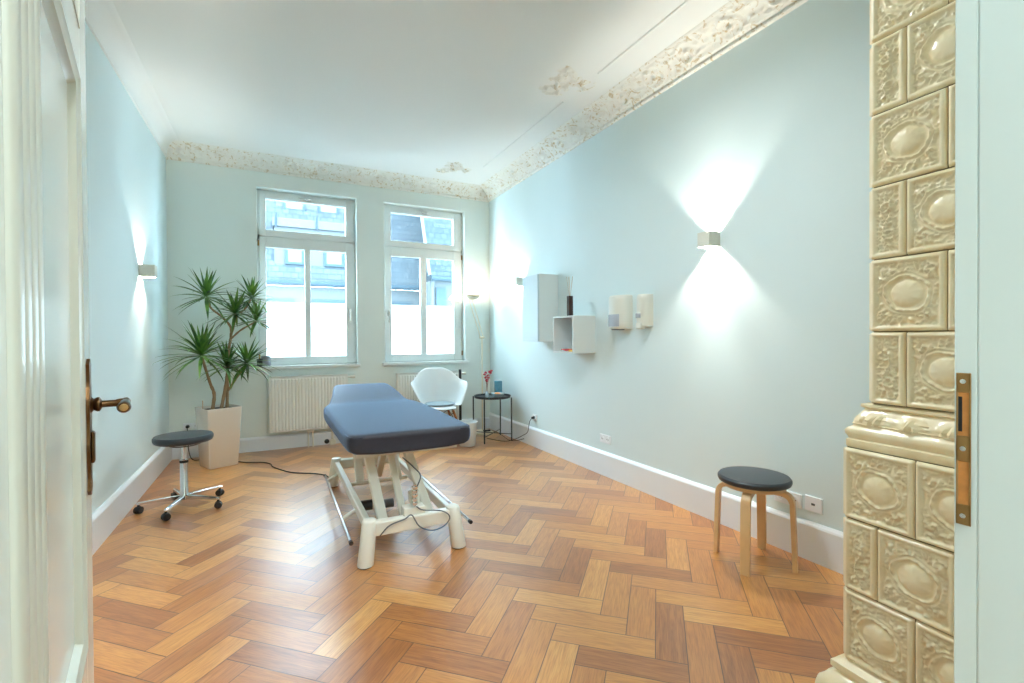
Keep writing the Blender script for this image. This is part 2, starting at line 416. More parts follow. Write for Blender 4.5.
def cornice(name, p0, p1, nrm, relief=True, zb=2.985):
    p0, p1, n = Vector(p0), Vector(p1), Vector(nrm); d = p1 - p0; L = d.length; bm = B()
    prof = [(0, 0), (.014, 0), (.022, .008), (.022, .018), (.012, .026), (.03, .030)]
    nu = int(L / (.0135 if relief else .5)) + 1
    nv = 22 if relief else 8
    cove = []
    for j in range(nv + 1):
        t = j / nv; a = t * PI / 2
        cove.append((.034 + .152 * (1 - math.cos(a)) * .55 + .152 * t * .45, .032 + (ZC - zb - .045) * (math.sin(a) * .75 + t * .25)))
    tail = [(.190, ZC - zb - .010), (.205, ZC - zb - .010), (.212, ZC - zb + .001)]
    full = prof + cove + tail; base = len(prof)
    V = []
    for i in range(nu + 1):
        row = []
        for j, (dd, zz) in enumerate(full):
            if relief and base <= j < base + nv + 1:
                t = (j - base) / nv; h = .032 * scroll_h(i / nu * L, t); dd += h * .62; zz -= h * .78
            # mitre the ends
            s0 = min(i / nu * L, L - dd)
            p = p0 + d.normalized() * s0 + n * dd; row.append(bm.verts.new((p.x, p.y, zb + zz)))
        V.append(row)
    for i in range(nu):
        for j in range(len(full) - 1): bm.faces.new((V[i][j], V[i + 1][j], V[i + 1][j + 1], V[i][j + 1]))
    return struct(name, bm, M['stucco'] if relief else M['ceil'], smooth='all' if relief else True)
cornice('trim_2', (XR, .24, 0), (XR, YB, 0), (-1, 0, 0))
cornice('trim_3', (XL, YB, 0), (XR, YB, 0), (0, -1, 0))
# plain cove on the left wall
bm = B()
pts = [(0, 3.0), (.012, 3.0)] + [(.012 + .11 * (1 - math.cos(t * PI / 16)), 3.005 + .11 * math.sin(t * PI / 16)) for t in range(9)] + [(.135, ZC), (0, ZC)]
prism(bm, [(XL + d, .24, z) for d, z in pts], (0, YB - .24, 0)); struct('trim_4', bm, M['ceil'], smooth=True)
# bead line on the ceiling, with gaps where the ornaments sit
for nm, ya, yb in (('trim_5', .3, 2.84), ('trim_6', 3.30, 4.95)):
    bm = B(); tube(bm, [(2.14, ya, ZC), (2.14, yb, ZC)], .010, 8); struct(nm, bm, M['ceil'], smooth=True)
# leafy ceiling ornaments
def ornament(name, c, rx, ry, seed, rot):
    bm = B(); n = 64
    def hgt(u, v):
        x, y = u * 2 - 1, v * 2 - 1; r = math.hypot(x, y); a = math.atan2(y, x)
        edge = .62 + .20 * math.cos(3 * a + seed) + .22 * noise.noise((math.cos(a) * 2, math.sin(a) * 2, seed))
        mk = max(0, min(1, (edge - r) * 5))
        g = max(0, ridged(x * 3.2 + seed, y * 3.2, seed) - .35) * 1.3 + .35 * max(0, math.cos(a * 5 + r * 9)) * math.exp(-(r / .5) ** 2)
        return mk * g
    cs, sn = math.cos(rot), math.sin(rot); G = {}
    for i in range(n + 1):
        for j in range(n + 1):
            u, v = i / n, j / n; x, y = (u * 2 - 1) * rx, (v * 2 - 1) * ry
            G[i, j] = (hgt(u, v), (c[0] + x * cs - y * sn, c[1] + x * sn + y * cs))
    VV = {}
    def vert(i, j):
        if (i, j) not in VV: h, p = G[i, j]; VV[i, j] = bm.verts.new((p[0], p[1], ZC + .001 - h * .040))
        return VV[i, j]
    for i in range(n):
        for j in range(n):
            if max(G[i + a, j + b_][0] for a in (0, 1) for b_ in (0, 1)) > .03:
                bm.faces.new((vert(i, j), vert(i + 1, j), vert(i + 1, j + 1), vert(i, j + 1)))
    return struct(name, bm, M['stucco'], smooth='all')
ornament('trim_7', (2.01, 3.06), .30, .30, 1.3, .3)
ornament('trim_8', (1.86, 5.14), .30, .27, 4.1, -.6)

# ------------------------------------------------------------------ windows
def window(name, xa, xb, gx0, gm0, gm1, gx1, handle_side):
    Yp = YB + .10; root = bpy.data.objects.new(name, None); C.objects.link(root); root['kind'] = 'structure'
    root.location = ((xa + xb) / 2, Yp, ZS); ox, oy, oz = root.location
    def bx(bm, a, b_, y0_, y1_, z0, z1, bev=.003): box(bm, a - ox, b_ - ox, y0_ - oy, y1_ - oy, z0 - oz, z1 - oz, bev)
    fo = .030
    bm = B()                                                     # fixed frame with the transom
    bx(bm, xa, xa + fo, Yp, Yp + .07, ZS, ZT); bx(bm, xb - fo, xb, Yp, Yp + .07, ZS, ZT)
    bx(bm, xa, xb, Yp, Yp + .07, ZT - fo, ZT); bx(bm, xa, xb, Yp, Yp + .07, ZS, ZS + .035)
    bx(bm, xa, xb, Yp, Yp + .07, 2.285, 2.345)
    link('window_frame', bm, M['upvc'], root)
    def sash(x0_, x1_, z0, z1, gl, parent_name='sash'):
        # gl: list of glass openings
        bm = B(); gz0, gz1 = gl[0][2], gl[0][3]; y0_, y1_ = Yp - .016, Yp + .05
        bx(bm, x0_, gl[0][0], y0_, y1_, z0, z1, .004); bx(bm, gl[-1][1], x1_, y0_, y1_, z0, z1, .004)
        bx(bm, gl[0][0], gl[-1][1], y0_, y1_, z0, gz0, .004); bx(bm, gl[0][0], gl[-1][1], y0_, y1_, gz1, z1, .004)
        for a, b_ in zip(gl, gl[1:]): bx(bm, a[1], b_[0], y0_, y1_, gz0, gz1, .004)
        return link(parent_name, bm, M['upvc'], root)
    s1 = sash(xa + .02, xb - .022, 2.322, ZT - .022, [(gx0, gx1, 2.392, 2.730)])
    s2 = sash(xa + .02, xb - .022, ZS + .02, 2.308, [(gx0, gm0, .996, 2.202), (gm1, gx1, .996, 2.202)])
    def pane(par, a, b_, z0, z1, mat, nm):
        bm = B(); bx(bm, a - .004, b_ + .004, Yp + .012, Yp + .016, z0, z1, 0); o = link(nm, bm, M[mat], par); return o
    pane(s1, gx0, gx1, 2.388, 2.734, 'glass', 'pane')
    for a, b_ in ((gx0, gm0), (gm1, gx1)):
        pane(s2, a, b_, 1.606, 2.206, 'glass', 'pane'); pane(s2, a, b_, .992, 1.605, 'film', 'frosted_film')
    # handle
    hx = (gx1 + xb - .022) / 2 if handle_side > 0 else (gx0 + xa + .02) / 2
    bm = B(); bx(bm, hx - .013, hx + .013, Yp - .026, Yp - .015, 1.47, 1.54, .004); cyl(bm, (hx - ox, Yp - .026 - oy, 1.505 - oz), (hx - ox, Yp - .06 - oy, 1.505 - oz), .008)
    bx(bm, hx - .009, hx + .009, Yp - .068, Yp - .054, 1.39, 1.515, .004); link('window_handle', bm, M['steel'], root)
    # fanlight opener
    mxm = (gx0 + gx1) / 2
    bm = B(); bx(bm, mxm - .02, mxm + .045, Yp - .045, Yp - .014, 2.752, 2.775, .006); bx(bm, mxm - .09, mxm + .0, Yp - .035, Yp - .027, 2.768, 2.776, .002)
    link('fanlight_stay', bm, M['steel'], root)
    hs = xa + .012 if handle_side > 0 else xb - .014
    for z in (2.24, 1.0):
        bm = B(); cyl(bm, (hs - ox, Yp - .022 - oy, z - .03 - oz), (hs - ox, Yp - .022 - oy, z + .03 - oz), .009, seg=12); link('hinge', bm, M['brass2'], root, smooth=True)
    bm = B()
    box(bm, xa - .03 - ox, xb + .025 - ox, YB - .045 - oy, Yp + .01 - oy, .868 - oz, .905 - oz, .006); link('window_sill', bm, M['upvc'], root)
    # slim bead that frames the reveal on the room side
    return root
window('window_1', W1[0], W1[1], -.057, .332, .391, .775, 1)
window('window_2', W2[0], W2[1], 1.300, 1.667, 1.738, 2.104, -1)

# ------------------------------------------------------------------ open door leaf
D = Vector((-.187, .982, 0)).normalized(); tip = Vector((-.2725, 1.026, 0)); LL = .775
hinge = tip - D * LL; ang = math.atan2(D.y, D.x)
door = bpy.data.objects.new('door_1', None); C.objects.link(door); door['kind'] = 'structure'
door.location = (hinge.x, hinge.y, 0); door.rotation_euler = (0, 0, ang)
# local: x along the leaf (0 hinge .. LL latch), y>0 is left side; visible face is y=0 (towards -y)
T = .04; H0, H1 = .012, 2.40
zrows = [(.20, .655), (.735, 1.592), (1.664, 2.28)]     # panel openings
xa, xb = LL - .475, LL - .10
bm = B()
box(bm, 0, LL - .48, 0, T, H0, H1, .002); box(bm, xb, LL, 0, T, H0, H1, .002)
zz = [H0] + [z for r in zrows for z in r] + [H1]
for i in range(0, len(zz), 2): box(bm, xa - .01, xb, 0, T, zz[i], zz[i + 1], .001, 1)
link('leaf_frame', bm, M['doorwhite'], door)
bm = B()
for z0, z1 in zrows: box(bm, xa - .005, xb + .005, .012, T - .012, z0 - .005, z1 + .005)
link('door_panel', bm, M['doorwhite'], door)
bm = B()                                                       # mouldings round each panel
mp = [(0, .0), (.0, -.001), (.004, -.0015), (.008, .001), (.015, .003), (.019, .009), (.024, .013)]
for z0, z1 in zrows:
    loop = [(xa + .0, z0), (xb, z0), (xb, z1), (xa + .0, z1)]
    for side in (0, 1):
        rings = []
        for (ins, yy) in mp:
            y_ = yy if side == 0 else T - yy
            rings.append([bm.verts.new((loop[0][0] + ins, y_, z0 + ins)), bm.verts.new((loop[1][0] - ins, y_, z0 + ins)), bm.verts.new((loop[2][0] - ins, y_, z1 - ins)), bm.verts.new((loop[3][0] + ins, y_, z1 - ins))])
        for a, b_ in zip(rings, rings[1:]):
            for j in range(4): bm.faces.new((a[j], a[(j + 1) % 4], b_[(j + 1) % 4], b_[j]))
link('panel_moulding', bm, M['doorcream'], door, smooth=True)
bm = B()                                                       # reeded strip on the meeting side of the panels
xs0, xs1 = LL - .592, LL - .484
prof = [(xs0, 0)]
nre = 4
for i in range(nre):
    for t in range(7):
        a = PI * t / 6; w = (xs1 - xs0) / nre; prof.append((xs0 + w * (i + .5 - .5 * math.cos(a)), -.005 * math.sin(a) - .002))
prof.append((xs1, 0))
prism(bm, [(x, y, H0) for x, y in prof], (0, 0, H1 - H0)); link('reeded_strip', bm, M['doorcream'], door, smooth=True)
# backplate, lever and key
hx = LL - .052
bm = B()
outline = []
for i in range(25):
    t = i / 24; z = .955 + t * .215; w = .015 + .006 * math.sin(t * PI) ** 2 + .003 * math.cos(t * 6 * PI)
    if i in (0, 24): w = .004
    outline.append((w, z))
pts = [(hx + w, -.0042, z) for w, z in outline] + [(hx - w, -.0042, z) for w, z in reversed(outline)]
prism(bm, pts, (0, .0042, 0)); bp_ = link('escutcheon', bm, M['brass'], door)
hd = bpy.data.objects.new('door_handle', None); C.objects.link(hd); hd.parent = door; hd.location = (hx, 0, 1.097)
bm = B(); lathe(bm, [(0, 0), (.013, 0), (.014, .004), (.009, .008), (.0115, .012), (.0115, .015), (.0055, .018), (.0055, .034), (.0068, .038), (.0075, .046), (.006, .051), (.0, .053)], 20)
bmesh.ops.transform(bm, matrix=Matrix.Rotation(R(90), 4, 'X'), verts=bm.verts); link('spindle_neck', bm, M['brass'], hd, smooth=True)
bm = B()
lathe(bm, [(0, .075), (.009, .074), (.0115, .068), (.011, .062), (.008, .058), (.0075, .02), (.009, .012), (.0078, .0), (.006, -.01), (.0085, -.018), (.006, -.026), (.0045, -.034), (.006, -.040), (.0, -.044)], 20)
bmesh.ops.transform(bm, matrix=Matrix.Translation((0, -.047, 0)) @ Matrix.Rotation(R(-90), 4, 'Y') @ Matrix.Diagonal((.78, .78, 1.0, 1)), verts=bm.verts)
gp = link('grip', bm, M['brass'], hd, smooth=True)
bm = B(); bk = lathe(bm, [(.0085, .056), (.0095, .05), (.0092, .022), (.0082, .018)], 20)
bmesh.ops.transform(bm, matrix=Matrix.Translation((0, -.047, 0)) @ Matrix.Rotation(R(-90), 4, 'Y') @ Matrix.Diagonal((.78, .78, 1.0, 1)), verts=bm.verts)
link('horn_sleeve', bm, M['black'], hd, smooth=True)
bm = B(); lathe(bm, [(.0, .0775), (.007, .0768), (.007, .0745)], 16)
bmesh.ops.transform(bm, matrix=Matrix.Translation((0, -.047, 0)) @ Matrix.Rotation(R(-90), 4, 'Y') @ Matrix.Diagonal((.78, .78, 1.0, 1)), verts=bm.verts)
link('end_button', bm, M['brass2'], hd, smooth=True)
bm = B(); box(bm, hx - .009, hx + .009, -.009, -.003, 1.005, 1.055, .003); link('key_cover', bm, M['brass'], door)
bm = B(); box(bm, LL - .0005, LL + .002, .008, .030, .93, 1.18, .0005, 1); link('lock_faceplate', bm, M['brass'], door)
for z in (.3, 1.2, 2.1):
    bm = B(); cyl(bm, (-.004, T * .5, z - .06), (-.004, T * .5, z + .06), .009); link('hinge', bm, M['brass'], door, smooth=True)

# ------------------------------------------------------------------ tiled stove
stove = thing('tiled_stove', 'tall cream glazed tiled stove with relief cartouches beside the doorway', 'stove', (1.582, .857, 0), R(-94))
# local x: from the far corner back towards the doorway wall ; local y: into the body (towards +X world)
# (rotation -94deg: local +x points to -Y, local +y points to +X)
def tile_h(u, v, half, seed):
    eu, ev = min(u, 1 - u), min(v, 1 - v)
    if half: eu *= .5
    e_ = min(eu, ev * 1.12)
    if e_ < .012: return -.004
    if e_ < .085: return .0045 + .0035 * math.sin((e_ - .012) / .073 * PI)
    dep = min(1, (e_ - .085) / .02); h = -.002 * dep
    x, y = (u - .5) * (.5 if half else 1), (v - .5) * 1.13
    if not half:
        r = math.hypot(x / .215, y / .20); a = math.atan2(y, x)
        if r < 1: h += .012 * math.sqrt(max(0, 1 - r * r)) + .0014 * max(0, math.cos(a * 9 + seed)) * r * r
        wob = 1.36 + .08 * math.cos(2 * a + 1.1) + .05 * math.cos(5 * a + seed)
        h += .011 * math.exp(-((r - wob) / .10) ** 2) * (.8 + .2 * math.cos(a * 16))
        h += .008 * math.exp(-((r - wob - .27) / .06) ** 2) * (.45 + .55 * max(0, math.cos(a * 3 + .6)))
        m_ = max(0, min(1, (r - 1.62) * 6))
        for qx, qy in ((.29, .31), (-.29, .31), (.29, -.31), (-.29, -.31)):          # corner scrolls
            rr_ = math.hypot(x - qx, y - qy); aa = math.atan2(y - qy, x - qx)
            h += .010 * math.exp(-(rr_ / .085) ** 2) * (.5 + .5 * math.cos(aa * 2 + rr_ * 60 + seed))
    else:
        yy = y / .5; sx_ = .055 * math.sin(yy * 4.2)
        h += .010 * math.exp(-((x - sx_) / .018) ** 2) * (1 - abs(yy) * .5)
        for cy_ in (.2, -.22):
            rr_ = math.hypot(x + (.03 if cy_ > 0 else -.03), y - cy_); h += .008 * math.exp(-((rr_ - .07) / .016) ** 2)
        m_ = 1
    h += m_ * .019 * max(0, ridged(x * 13 + seed, y * 13, seed, 3) - .40) * dep
    return h
def tile(bm, ox_, w, z0, z1, yoff, half, seed, rz=0, axis=0, res=1):
    g = .0013; nu = int((30 if half else 58) * res); nv = int(64 * res)
    def fn(u, v):
        h = tile_h(u, v, half, seed); x = ox_ + g + u * (w - 2 * g); z = z0 + g + v * (z1 - z0 - 2 * g)
        return (x, yoff - .004 - h, z) if axis == 0 else (yoff - .004 - h, x, z)
    grid(bm, nu, nv, fn)
def tiles_face(bm, y0_, yend, rows, yoff, axis, fullfirst, res):
    for ri, (z0, z1) in enumerate(rows):
        x = y0_; first = True; full = (ri % 2 == 0) == fullfirst
        while x < yend - .02:
            w = .187 if (full or not first) else .0925
            half = w < .12
            if x + w > yend: w = yend - x; half = w < .13
            tile(bm, x, w, z0, z1, yoff, half, 1.7 + (ri * 3 % 5) * .9 + (.5 if half else 0), axis=axis, res=res)
            x += w; first = False
low = [(.857 - .218, .857), (.857 - .436, .857 - .218), (.857 - .654, .857 - .436)]
up = [(.995 + .2150 * i, .995 + .2150 * (i + 1)) for i in range(8)]
SL, SW = .562, .58
bm = B(); tiles_face(bm, 0, SL, low, 0, 0, True, 1.0); tiles_face(bm, 0, SW, low, 0, 1, True, .55)
link('lower_tiles', bm, M['glaze'], stove, smooth='all')
bm = B(); tiles_face(bm, .055, SL, up, .034, 0, False, 1.0); tiles_face(bm, .034, SW - .03, up, .055, 1, False, .55)
link('upper_tiles', bm, M['glaze'], stove, smooth='all')
bm = B(); box(bm, .004, SL, .004, SW, .02, .86); box(bm, .059, SL, .038, SW - .034, .86, 2.72); link('core', bm, M['grout'], stove)
def stove_mould(name, prof, z0, relief=None):
    """prof: (outset, dz); swept round three sides with mitred corners"""
    bm = B(); nseg = 60
    path = []
    for i in range(nseg + 1): path.append(('a', i / nseg))
    rows = []
    for o_, dz in prof:
        row = []
        for i in range(nseg + 1):
            t = i / nseg; x = SL + (-o_ - SL) * t; row.append([x, -o_, z0 + dz, SL * (1 - t)])
        for i in range(1, nseg + 1):
            t = i / nseg; row.append([-o_, -o_ + (SW + 2 * o_) * t, z0 + dz, SL + SW * t])
        for i in range(1, nseg + 1):
            t = i / nseg; row.append([-o_ + (SL + o_) * t, SW + o_, z0 + dz, 0])
        rows.append(row)
    V = []
    for j, row in enumerate(rows):
        vr = []
        for i, (x, y, z, s) in enumerate(row):
            if relief and i <= nseg * 2:
                h = relief(s, j / (len(rows) - 1))
                if i < nseg: y -= h
                elif i > nseg: x -= h
            vr.append(bm.verts.new((x, y, z)))
        V.append(vr)
    for a, b_ in zip(V, V[1:]):
        for i in range(len(a) - 1): bm.faces.new((a[i], a[i + 1], b_[i + 1], b_[i]))
    f0 = [V[-1][0], V[-1][nseg], V[-1][2 * nseg], V[-1][3 * nseg]]
    bm.faces.new(f0)
    return link(name, bm, M['glaze'], stove, smooth=True)
def acan(s, t):
    k_ = math.floor(s / .1); lx = (s / .1 - k_) - .5
    m_ = math.sin(min(1, max(0, (t - .3) / .45)) * PI)
    return 1.7 * m_ * (.011 * math.exp(-(lx / .22) ** 2) * (.6 + .4 * math.cos(lx * 40)) + .008 * max(0, ridged(s * 26, t * 5, 2.2) - .35))
crown = [(-.004, .0), (-.001, .004), (-.001, .024), (-.006, .028), (-.004, .034), (.001, .042), (.002, .052), (-.003, .060), (-.012, .066), (-.015, .070), (-.012, .074)]
crown += [(-.014 - .022 * (t / 10) ** 1.5, .076 + .044 * t / 10) for t in range(11)]
crown += [(-.034, .121), (-.027, .126), (-.028, .134), (-.045, .139)]
stove_mould('waist_cornice', crown, .857, acan)
plinth = [(.060, 0), (.060, .02), (.058, .03), (.058, .10), (.056, .112), (.052, .128), (.034, .146), (.018, .156), (.020, .160), (.028, .168), (.028, .186), (.018, .192), (.006, .198), (.0, .204)]
stove_mould('plinth', plinth, 0, lambda s, t: .010 * max(0, ridged(s * 18, t * 4, 6.1) - .3) if .2 < t < .55 else 0)
bm = B(); box(bm, .02, SL, -.0, SW, 2.712, 2.74, .006); box(bm, -.01, SL, -.03, SW + .03, 2.74, 2.80, .012); link('top_cornice', bm, M['glaze'], stove)

# ------------------------------------------------------------------ radiators
def radiator(x0_, x1_, z0, z1, label):
    t = thing('radiator', label, 'radiator', (x0_, YB - .015, z0), 0, 'ribbed radiators under the windows'); w, h = x1_ - x0_, z1 - z0
    bm = B(); yf = -.085; n = int(w / .0333); prof = []
    for i in range(n):
        xx = .02 + (w - .04) * i / n; ww = (w - .04) / n
        prof += [(xx, 0), (xx + ww * .16, -.007), (xx + ww * .62, -.007), (xx + ww * .78, 0)]
    prof.append((w - .02, 0))
    full_prof = [(0, 0)] + prof + [(w, 0)]
    za, zb_ = .025, h - .035
    rows = []
    for z, k_ in ((0, 0), (.012, 0), (za, 1), (zb_, 1), (zb_ + .012, 0), (h, 0)):
        rows.append([bm.verts.new((x, yf + y * k_, z)) for x, y in full_prof])
    for a, b_ in zip(rows, rows[1:]):
        for i in range(len(a) - 1): bm.faces.new((a[i], a[i + 1], b_[i + 1], b_[i]))
    r = bmesh.ops.extrude_face_region(bm, geom=list(bm.faces)); bmesh.ops.translate(bm, vec=(0, .012, 0), verts=[v for v in r['geom'] if isinstance(v, bmesh.types.BMVert)])
    link('front_panel', bm, M['radiator'], t)
    bm = B(); box(bm, -.002, .004, yf - .001, -.012, .004, h + .002, .001, 1); link('side_cover', bm, M['radiator'], t)
    bm = B(); box(bm, w - .004, w + .002, yf - .001, -.012, .004, h + .002, .001, 1); link('side_cover', bm, M['radiator'], t)
    bm = B()
    for i in range(int(w / .02)): box(bm, .004 + i * .02, .012 + i * .02, yf + .01, -.014, h - .004, h + .001)
    box(bm, 0, w, yf, yf + .01, h - .006, h + .002, .001, 1); box(bm, 0, w, -.02, -.012, h - .006, h + .002, .001, 1)
    link('top_grille', bm, M['radiator'], t)
    bm = B(); box(bm, .01, w - .01, -.024, -.012, .01, h - .01, .002); link('rear_panel', bm, M['radiator'], t)
    bm = B(); cyl(bm, (w, -.05, h - .03), (w + .035, -.05, h - .03), .010); cyl(bm, (w + .035, -.05, h - .03), (w + .085, -.05, h - .03), .016, .019, 16); link('thermostat_valve', bm, M['enamel'], t, smooth=True)
    bm = B(); box(bm, w * .46, w * .56, -.07, -.035, -.03, .004, .004); cyl(bm, (w * .48, -.05, -.03), (w * .48, -.05, -z0), .008); cyl(bm, (w * .54, -.05, -.03), (w * .54, -.05, -z0), .008)
    link('valve_block', bm, M['enamel'], t)
    return t
radiator(-.038, .758, .195, .79, 'white ribbed panel radiator under the left window, next to the potted plant')
radiator(1.325, 2.115, .185, .775, 'white ribbed panel radiator under the right window, partly behind the white armchair')

# ------------------------------------------------------------------ massage table
mt = thing('massage_table', 'height-adjustable massage table under a charcoal terry cover on white metal base', 'massage table', (.685, 2.58, 0))
def rsec(w, h, r=.028, n=5, tuck=.03):
    """rounded section, z from 0 (bottom) to h (top)"""
    pts = []
    for cx_, cz_, a0 in ((w / 2 - r, h - r, 0), (-w / 2 + r, h - r, 90)):
        for i in range(n + 1):
            a = R(a0 + 90 * i / n); pts.append((cx_ + r * math.cos(a), cz_ + r * math.sin(a)))
    pts += [(-w / 2 - .001, h * .45), (-w / 2 + .006, h * .22), (-w / 2 + tuck, 0), (w / 2 - tuck, 0), (w / 2 - .006, h * .22), (w / 2 + .001, h * .45)]
    return pts
bm = B(); zb_ = .575; rings = []
#      y     width  zbot   thick
sects = [(-.012, .50, .600, .055), (-.016, .585, .585, .085), (-.008, .645, .578, .107), (.012, .680, .575, .114), (.05, .700, .575, .116), (.35, .706, .577, .117), (.75, .716, .578, .117), (1.05, .726, .578, .117), (1.22, .712, .578, .117),
         (1.33, .655, .580, .110), (1.40, .620, .592, .105), (1.46, .600, .605, .102), (1.60, .560, .635, .098), (1.80, .510, .675, .094), (1.90, .480, .694, .090), (1.94, .43, .706, .076), (1.95, .36, .72, .05)]
for y, w, z, h in sects:
    sec = rsec(w, h, min(.03, h * .45)); ring = []; dxc = .03 * min(1, max(0, (y - 1.25) / .4))
    for x, zz_ in sec:
        wob = .0035 * noise.noise((x * 6, y * 5, zz_ * 9)); ring.append(bm.verts.new((x + wob + dxc, y, z + zz_ + wob + .003)))
    rings.append(ring)
for a, b_ in zip(rings, rings[1:]):
    n = len(a)
    for i in range(n): bm.faces.new((a[i], a[(i + 1) % n], b_[(i + 1) % n], b_[i]))
bm.faces.new(rings[0]); bm.faces.new(rings[-1][::-1])
top = link('padded_top', bm, M['towel'], mt, smooth='all')
sm = top.modifiers.new('sub', 'SUBSURF'); sm.levels = sm.render_levels = 1
# wrinkles of the cover at the front corners
for sx_ in (-1, 1):
    bm = B(); tube(bm, catmull([(sx_ * .343, .10, .684), (sx_ * .335, .02, .683), (sx_ * .305, -.012, .680), (sx_ * .27, -.014, .684)]), [.0035] * 19, 8); link('cover_seam', bm, M['towel'], mt, smooth='all')
bm = B(); box(bm, -.29, .29, .10, 1.22, .548, .577, .004); link('top_frame', bm, M['enamel'], mt)
bm = B(); box(bm, -.22, .22, 1.40, 1.82, .0, .02, .003, mtx=Matrix.Translation((0, 0, .603)) @ Matrix.Translation((0, 1.40, 0)) @ Matrix.Rotation(R(11.5), 4, 'X') @ Matrix.Translation((0, -1.40, 0))); link('head_plate', bm, M['enamel'], mt)
# base: two cross bars, two rails, four splayed legs
bx0, bx1, by0, by1 = -.232, .232, .03, 1.50
def leg(x, y, sx_, sy_):
    bm = B()
    prof = [(.0, .236), (.028, .236), (.036, .231), (.0385, .222), (.040, .12), (.043, .010), (.042, .006)]
    lathe(bm, prof, 24)
    for v in bm.verts:
        k_ = (.236 - v.co.z) / .236; v.co.x += sx_ * .028 * k_; v.co.y += sy_ * .026 * k_
    for v in bm.verts: v.co.x += x; v.co.y += y
    o = link('leg', bm, M['enamel'], mt, smooth=True)
    bm = B(); cyl(bm, (x + sx_ * .028, y + sy_ * .026, 0), (x + sx_ * .028, y + sy_ * .026, .012), .036, .041, 20); link('foot_pad', bm, M['black'], o, smooth=True)
for x, sx_ in ((bx0, -1), (bx1, 1)):
    for y, sy_ in ((by0, -1), (by1, 1)): leg(x, y, sx_, sy_)
for y in (by0, by1):
    bm = B(); box(bm, bx0 + .01, bx1 - .01, y - .028, y + .028, .145, .220, .008); link('cross_bar', bm, M['enamel'], mt)
for x in (bx0, bx1):
    bm = B(); box(bm, x - .018, x + .018, by0 + .02, by1 - .02, .150, .210, .006); link('side_rail', bm, M['enamel'], mt)
# lifting arms
def arm(p0, p1, w=.056, t=.034, name='lifting_arm'):
    p0, p1 = Vector(p0), Vector(p1); d = p1 - p0; L = d.length
    q = d.to_track_quat('Z', 'Y').to_matrix().to_4x4(); bm = B(); box(bm, -w / 2, w / 2, -t / 2, t / 2, 0, L, .008, mtx=Matrix.Translation(p0) @ q); return link(name, bm, M['enamel'], mt)
arm((-.145, .09, .165), (-.185, .42, .56)); arm((.120, .09, .165), (.045, .42, .56))
arm((-.135, .95, .165), (-.150, 1.12, .56)); arm((.135, .95, .165), (.095, 1.12, .56))
arm((-.02, .16, .17), (-.035, .50, .56), .042, .03, 'centre_arm')
arm((.0, .98, .20), (-.02, .60, .55), .045, .045, 'actuator_strut')
for y in (.09, .95):
    bm = B(); cyl(bm, (-.20, y, .165), (.20, y, .165), .014); link('pivot_shaft', bm, M['enamel'], mt, smooth=True)
for y in (.42, 1.12):
    bm = B(); cyl(bm, (-.22, y, .555), (.20, y, .555), .014); link('pivot_shaft', bm, M['enamel'], mt, smooth=True)
bm = B(); box(bm, -.05, .07, .02, .10, .205, .262, .006); box(bm, .0, .05, .06, .13, .262, .33, .008); link('motor_housing', bm, M['enamel'], mt)
bm = B()
for i in range(5): cyl(bm, (.012, .03, .275 + i * .022), (.012, .03, .287 + i * .022), .017 - .002 * (i % 2), seg=16)
cyl(bm, (.012, .03, .265), (.012, .03, .385), .008); link('actuator_spring', bm, M['chrome'], mt, smooth=True)
bm = B(); cyl(bm, (-.10, .70, .085), (-.21, .70, .085), .034, seg=24); link('transport_wheel', bm, M['black'], mt, smooth=True)
bm = B(); cyl(bm, (-.09, .60, .11), (.02, .60, .11), .028, seg=20); link('lift_motor', bm, M['zinc'], mt, smooth=True)
bm = B(); pts = [(-.19, -.03, .16), (-.14, -.03, .205), (-.06, -.03, .225), (-.02, -.028, .24), (.02, -.04, .175), (.09, -.05, .145), (.16, -.05, .16), (.19, -.045, .20), (.15, -.03, .235), (.05, -.01, .25), (.02, .02, .265)]
tube(bm, catmull(pts, 6), .0038, 8); link('motor_cable', bm, M['zinc'], mt, smooth=True)
bm = B(); tube(bm, catmull([(.03, .05, .36), (.055, .06, .42), (.03, .09, .46), (-.01, .2, .50)], 6), .004, 8); link('motor_cable', bm, M['zinc'], mt, smooth=True)
# foot control bars on both sides
for sx_, x, ya, yb in ((-1, -.325, .05, 1.43), (1, .342, .03, 1.20)):
    bm = B(); cyl(bm, (x, ya, .12), (x, yb, .12), .0095, seg=14); fb = link('foot_bar', bm, M['chrome'], mt, smooth=True)
    for y in (ya, yb):
        bm = B(); cyl(bm, (x, y - .012, .12), (x, y + .012, .12), .0115, seg=14); link('end_cap', bm, M['black'], fb, smooth=True)
    for y in (.42, 1.28 if sx_ < 0 else 1.10):
        bm = B(); cyl(bm, (x, y, .12), (sx_ * .24, y, .165), .011, seg=12); link('bar_bracket', bm, M['enamel'], mt, smooth=True)
# head section lever
bm = B(); cyl(bm, (-.293, 1.22, .56), (-.290, 1.22, .44), .008, seg=12); box(bm, -.310, -.268, 1.20, 1.24, .405, .445, .006); hl = link('head_lever', bm, M['enamel'], mt)
bm = B(); sphere(bm, (-.330, 1.22, .432), .018, 14); link('lever_knob', bm, M['black'], hl, smooth='all')

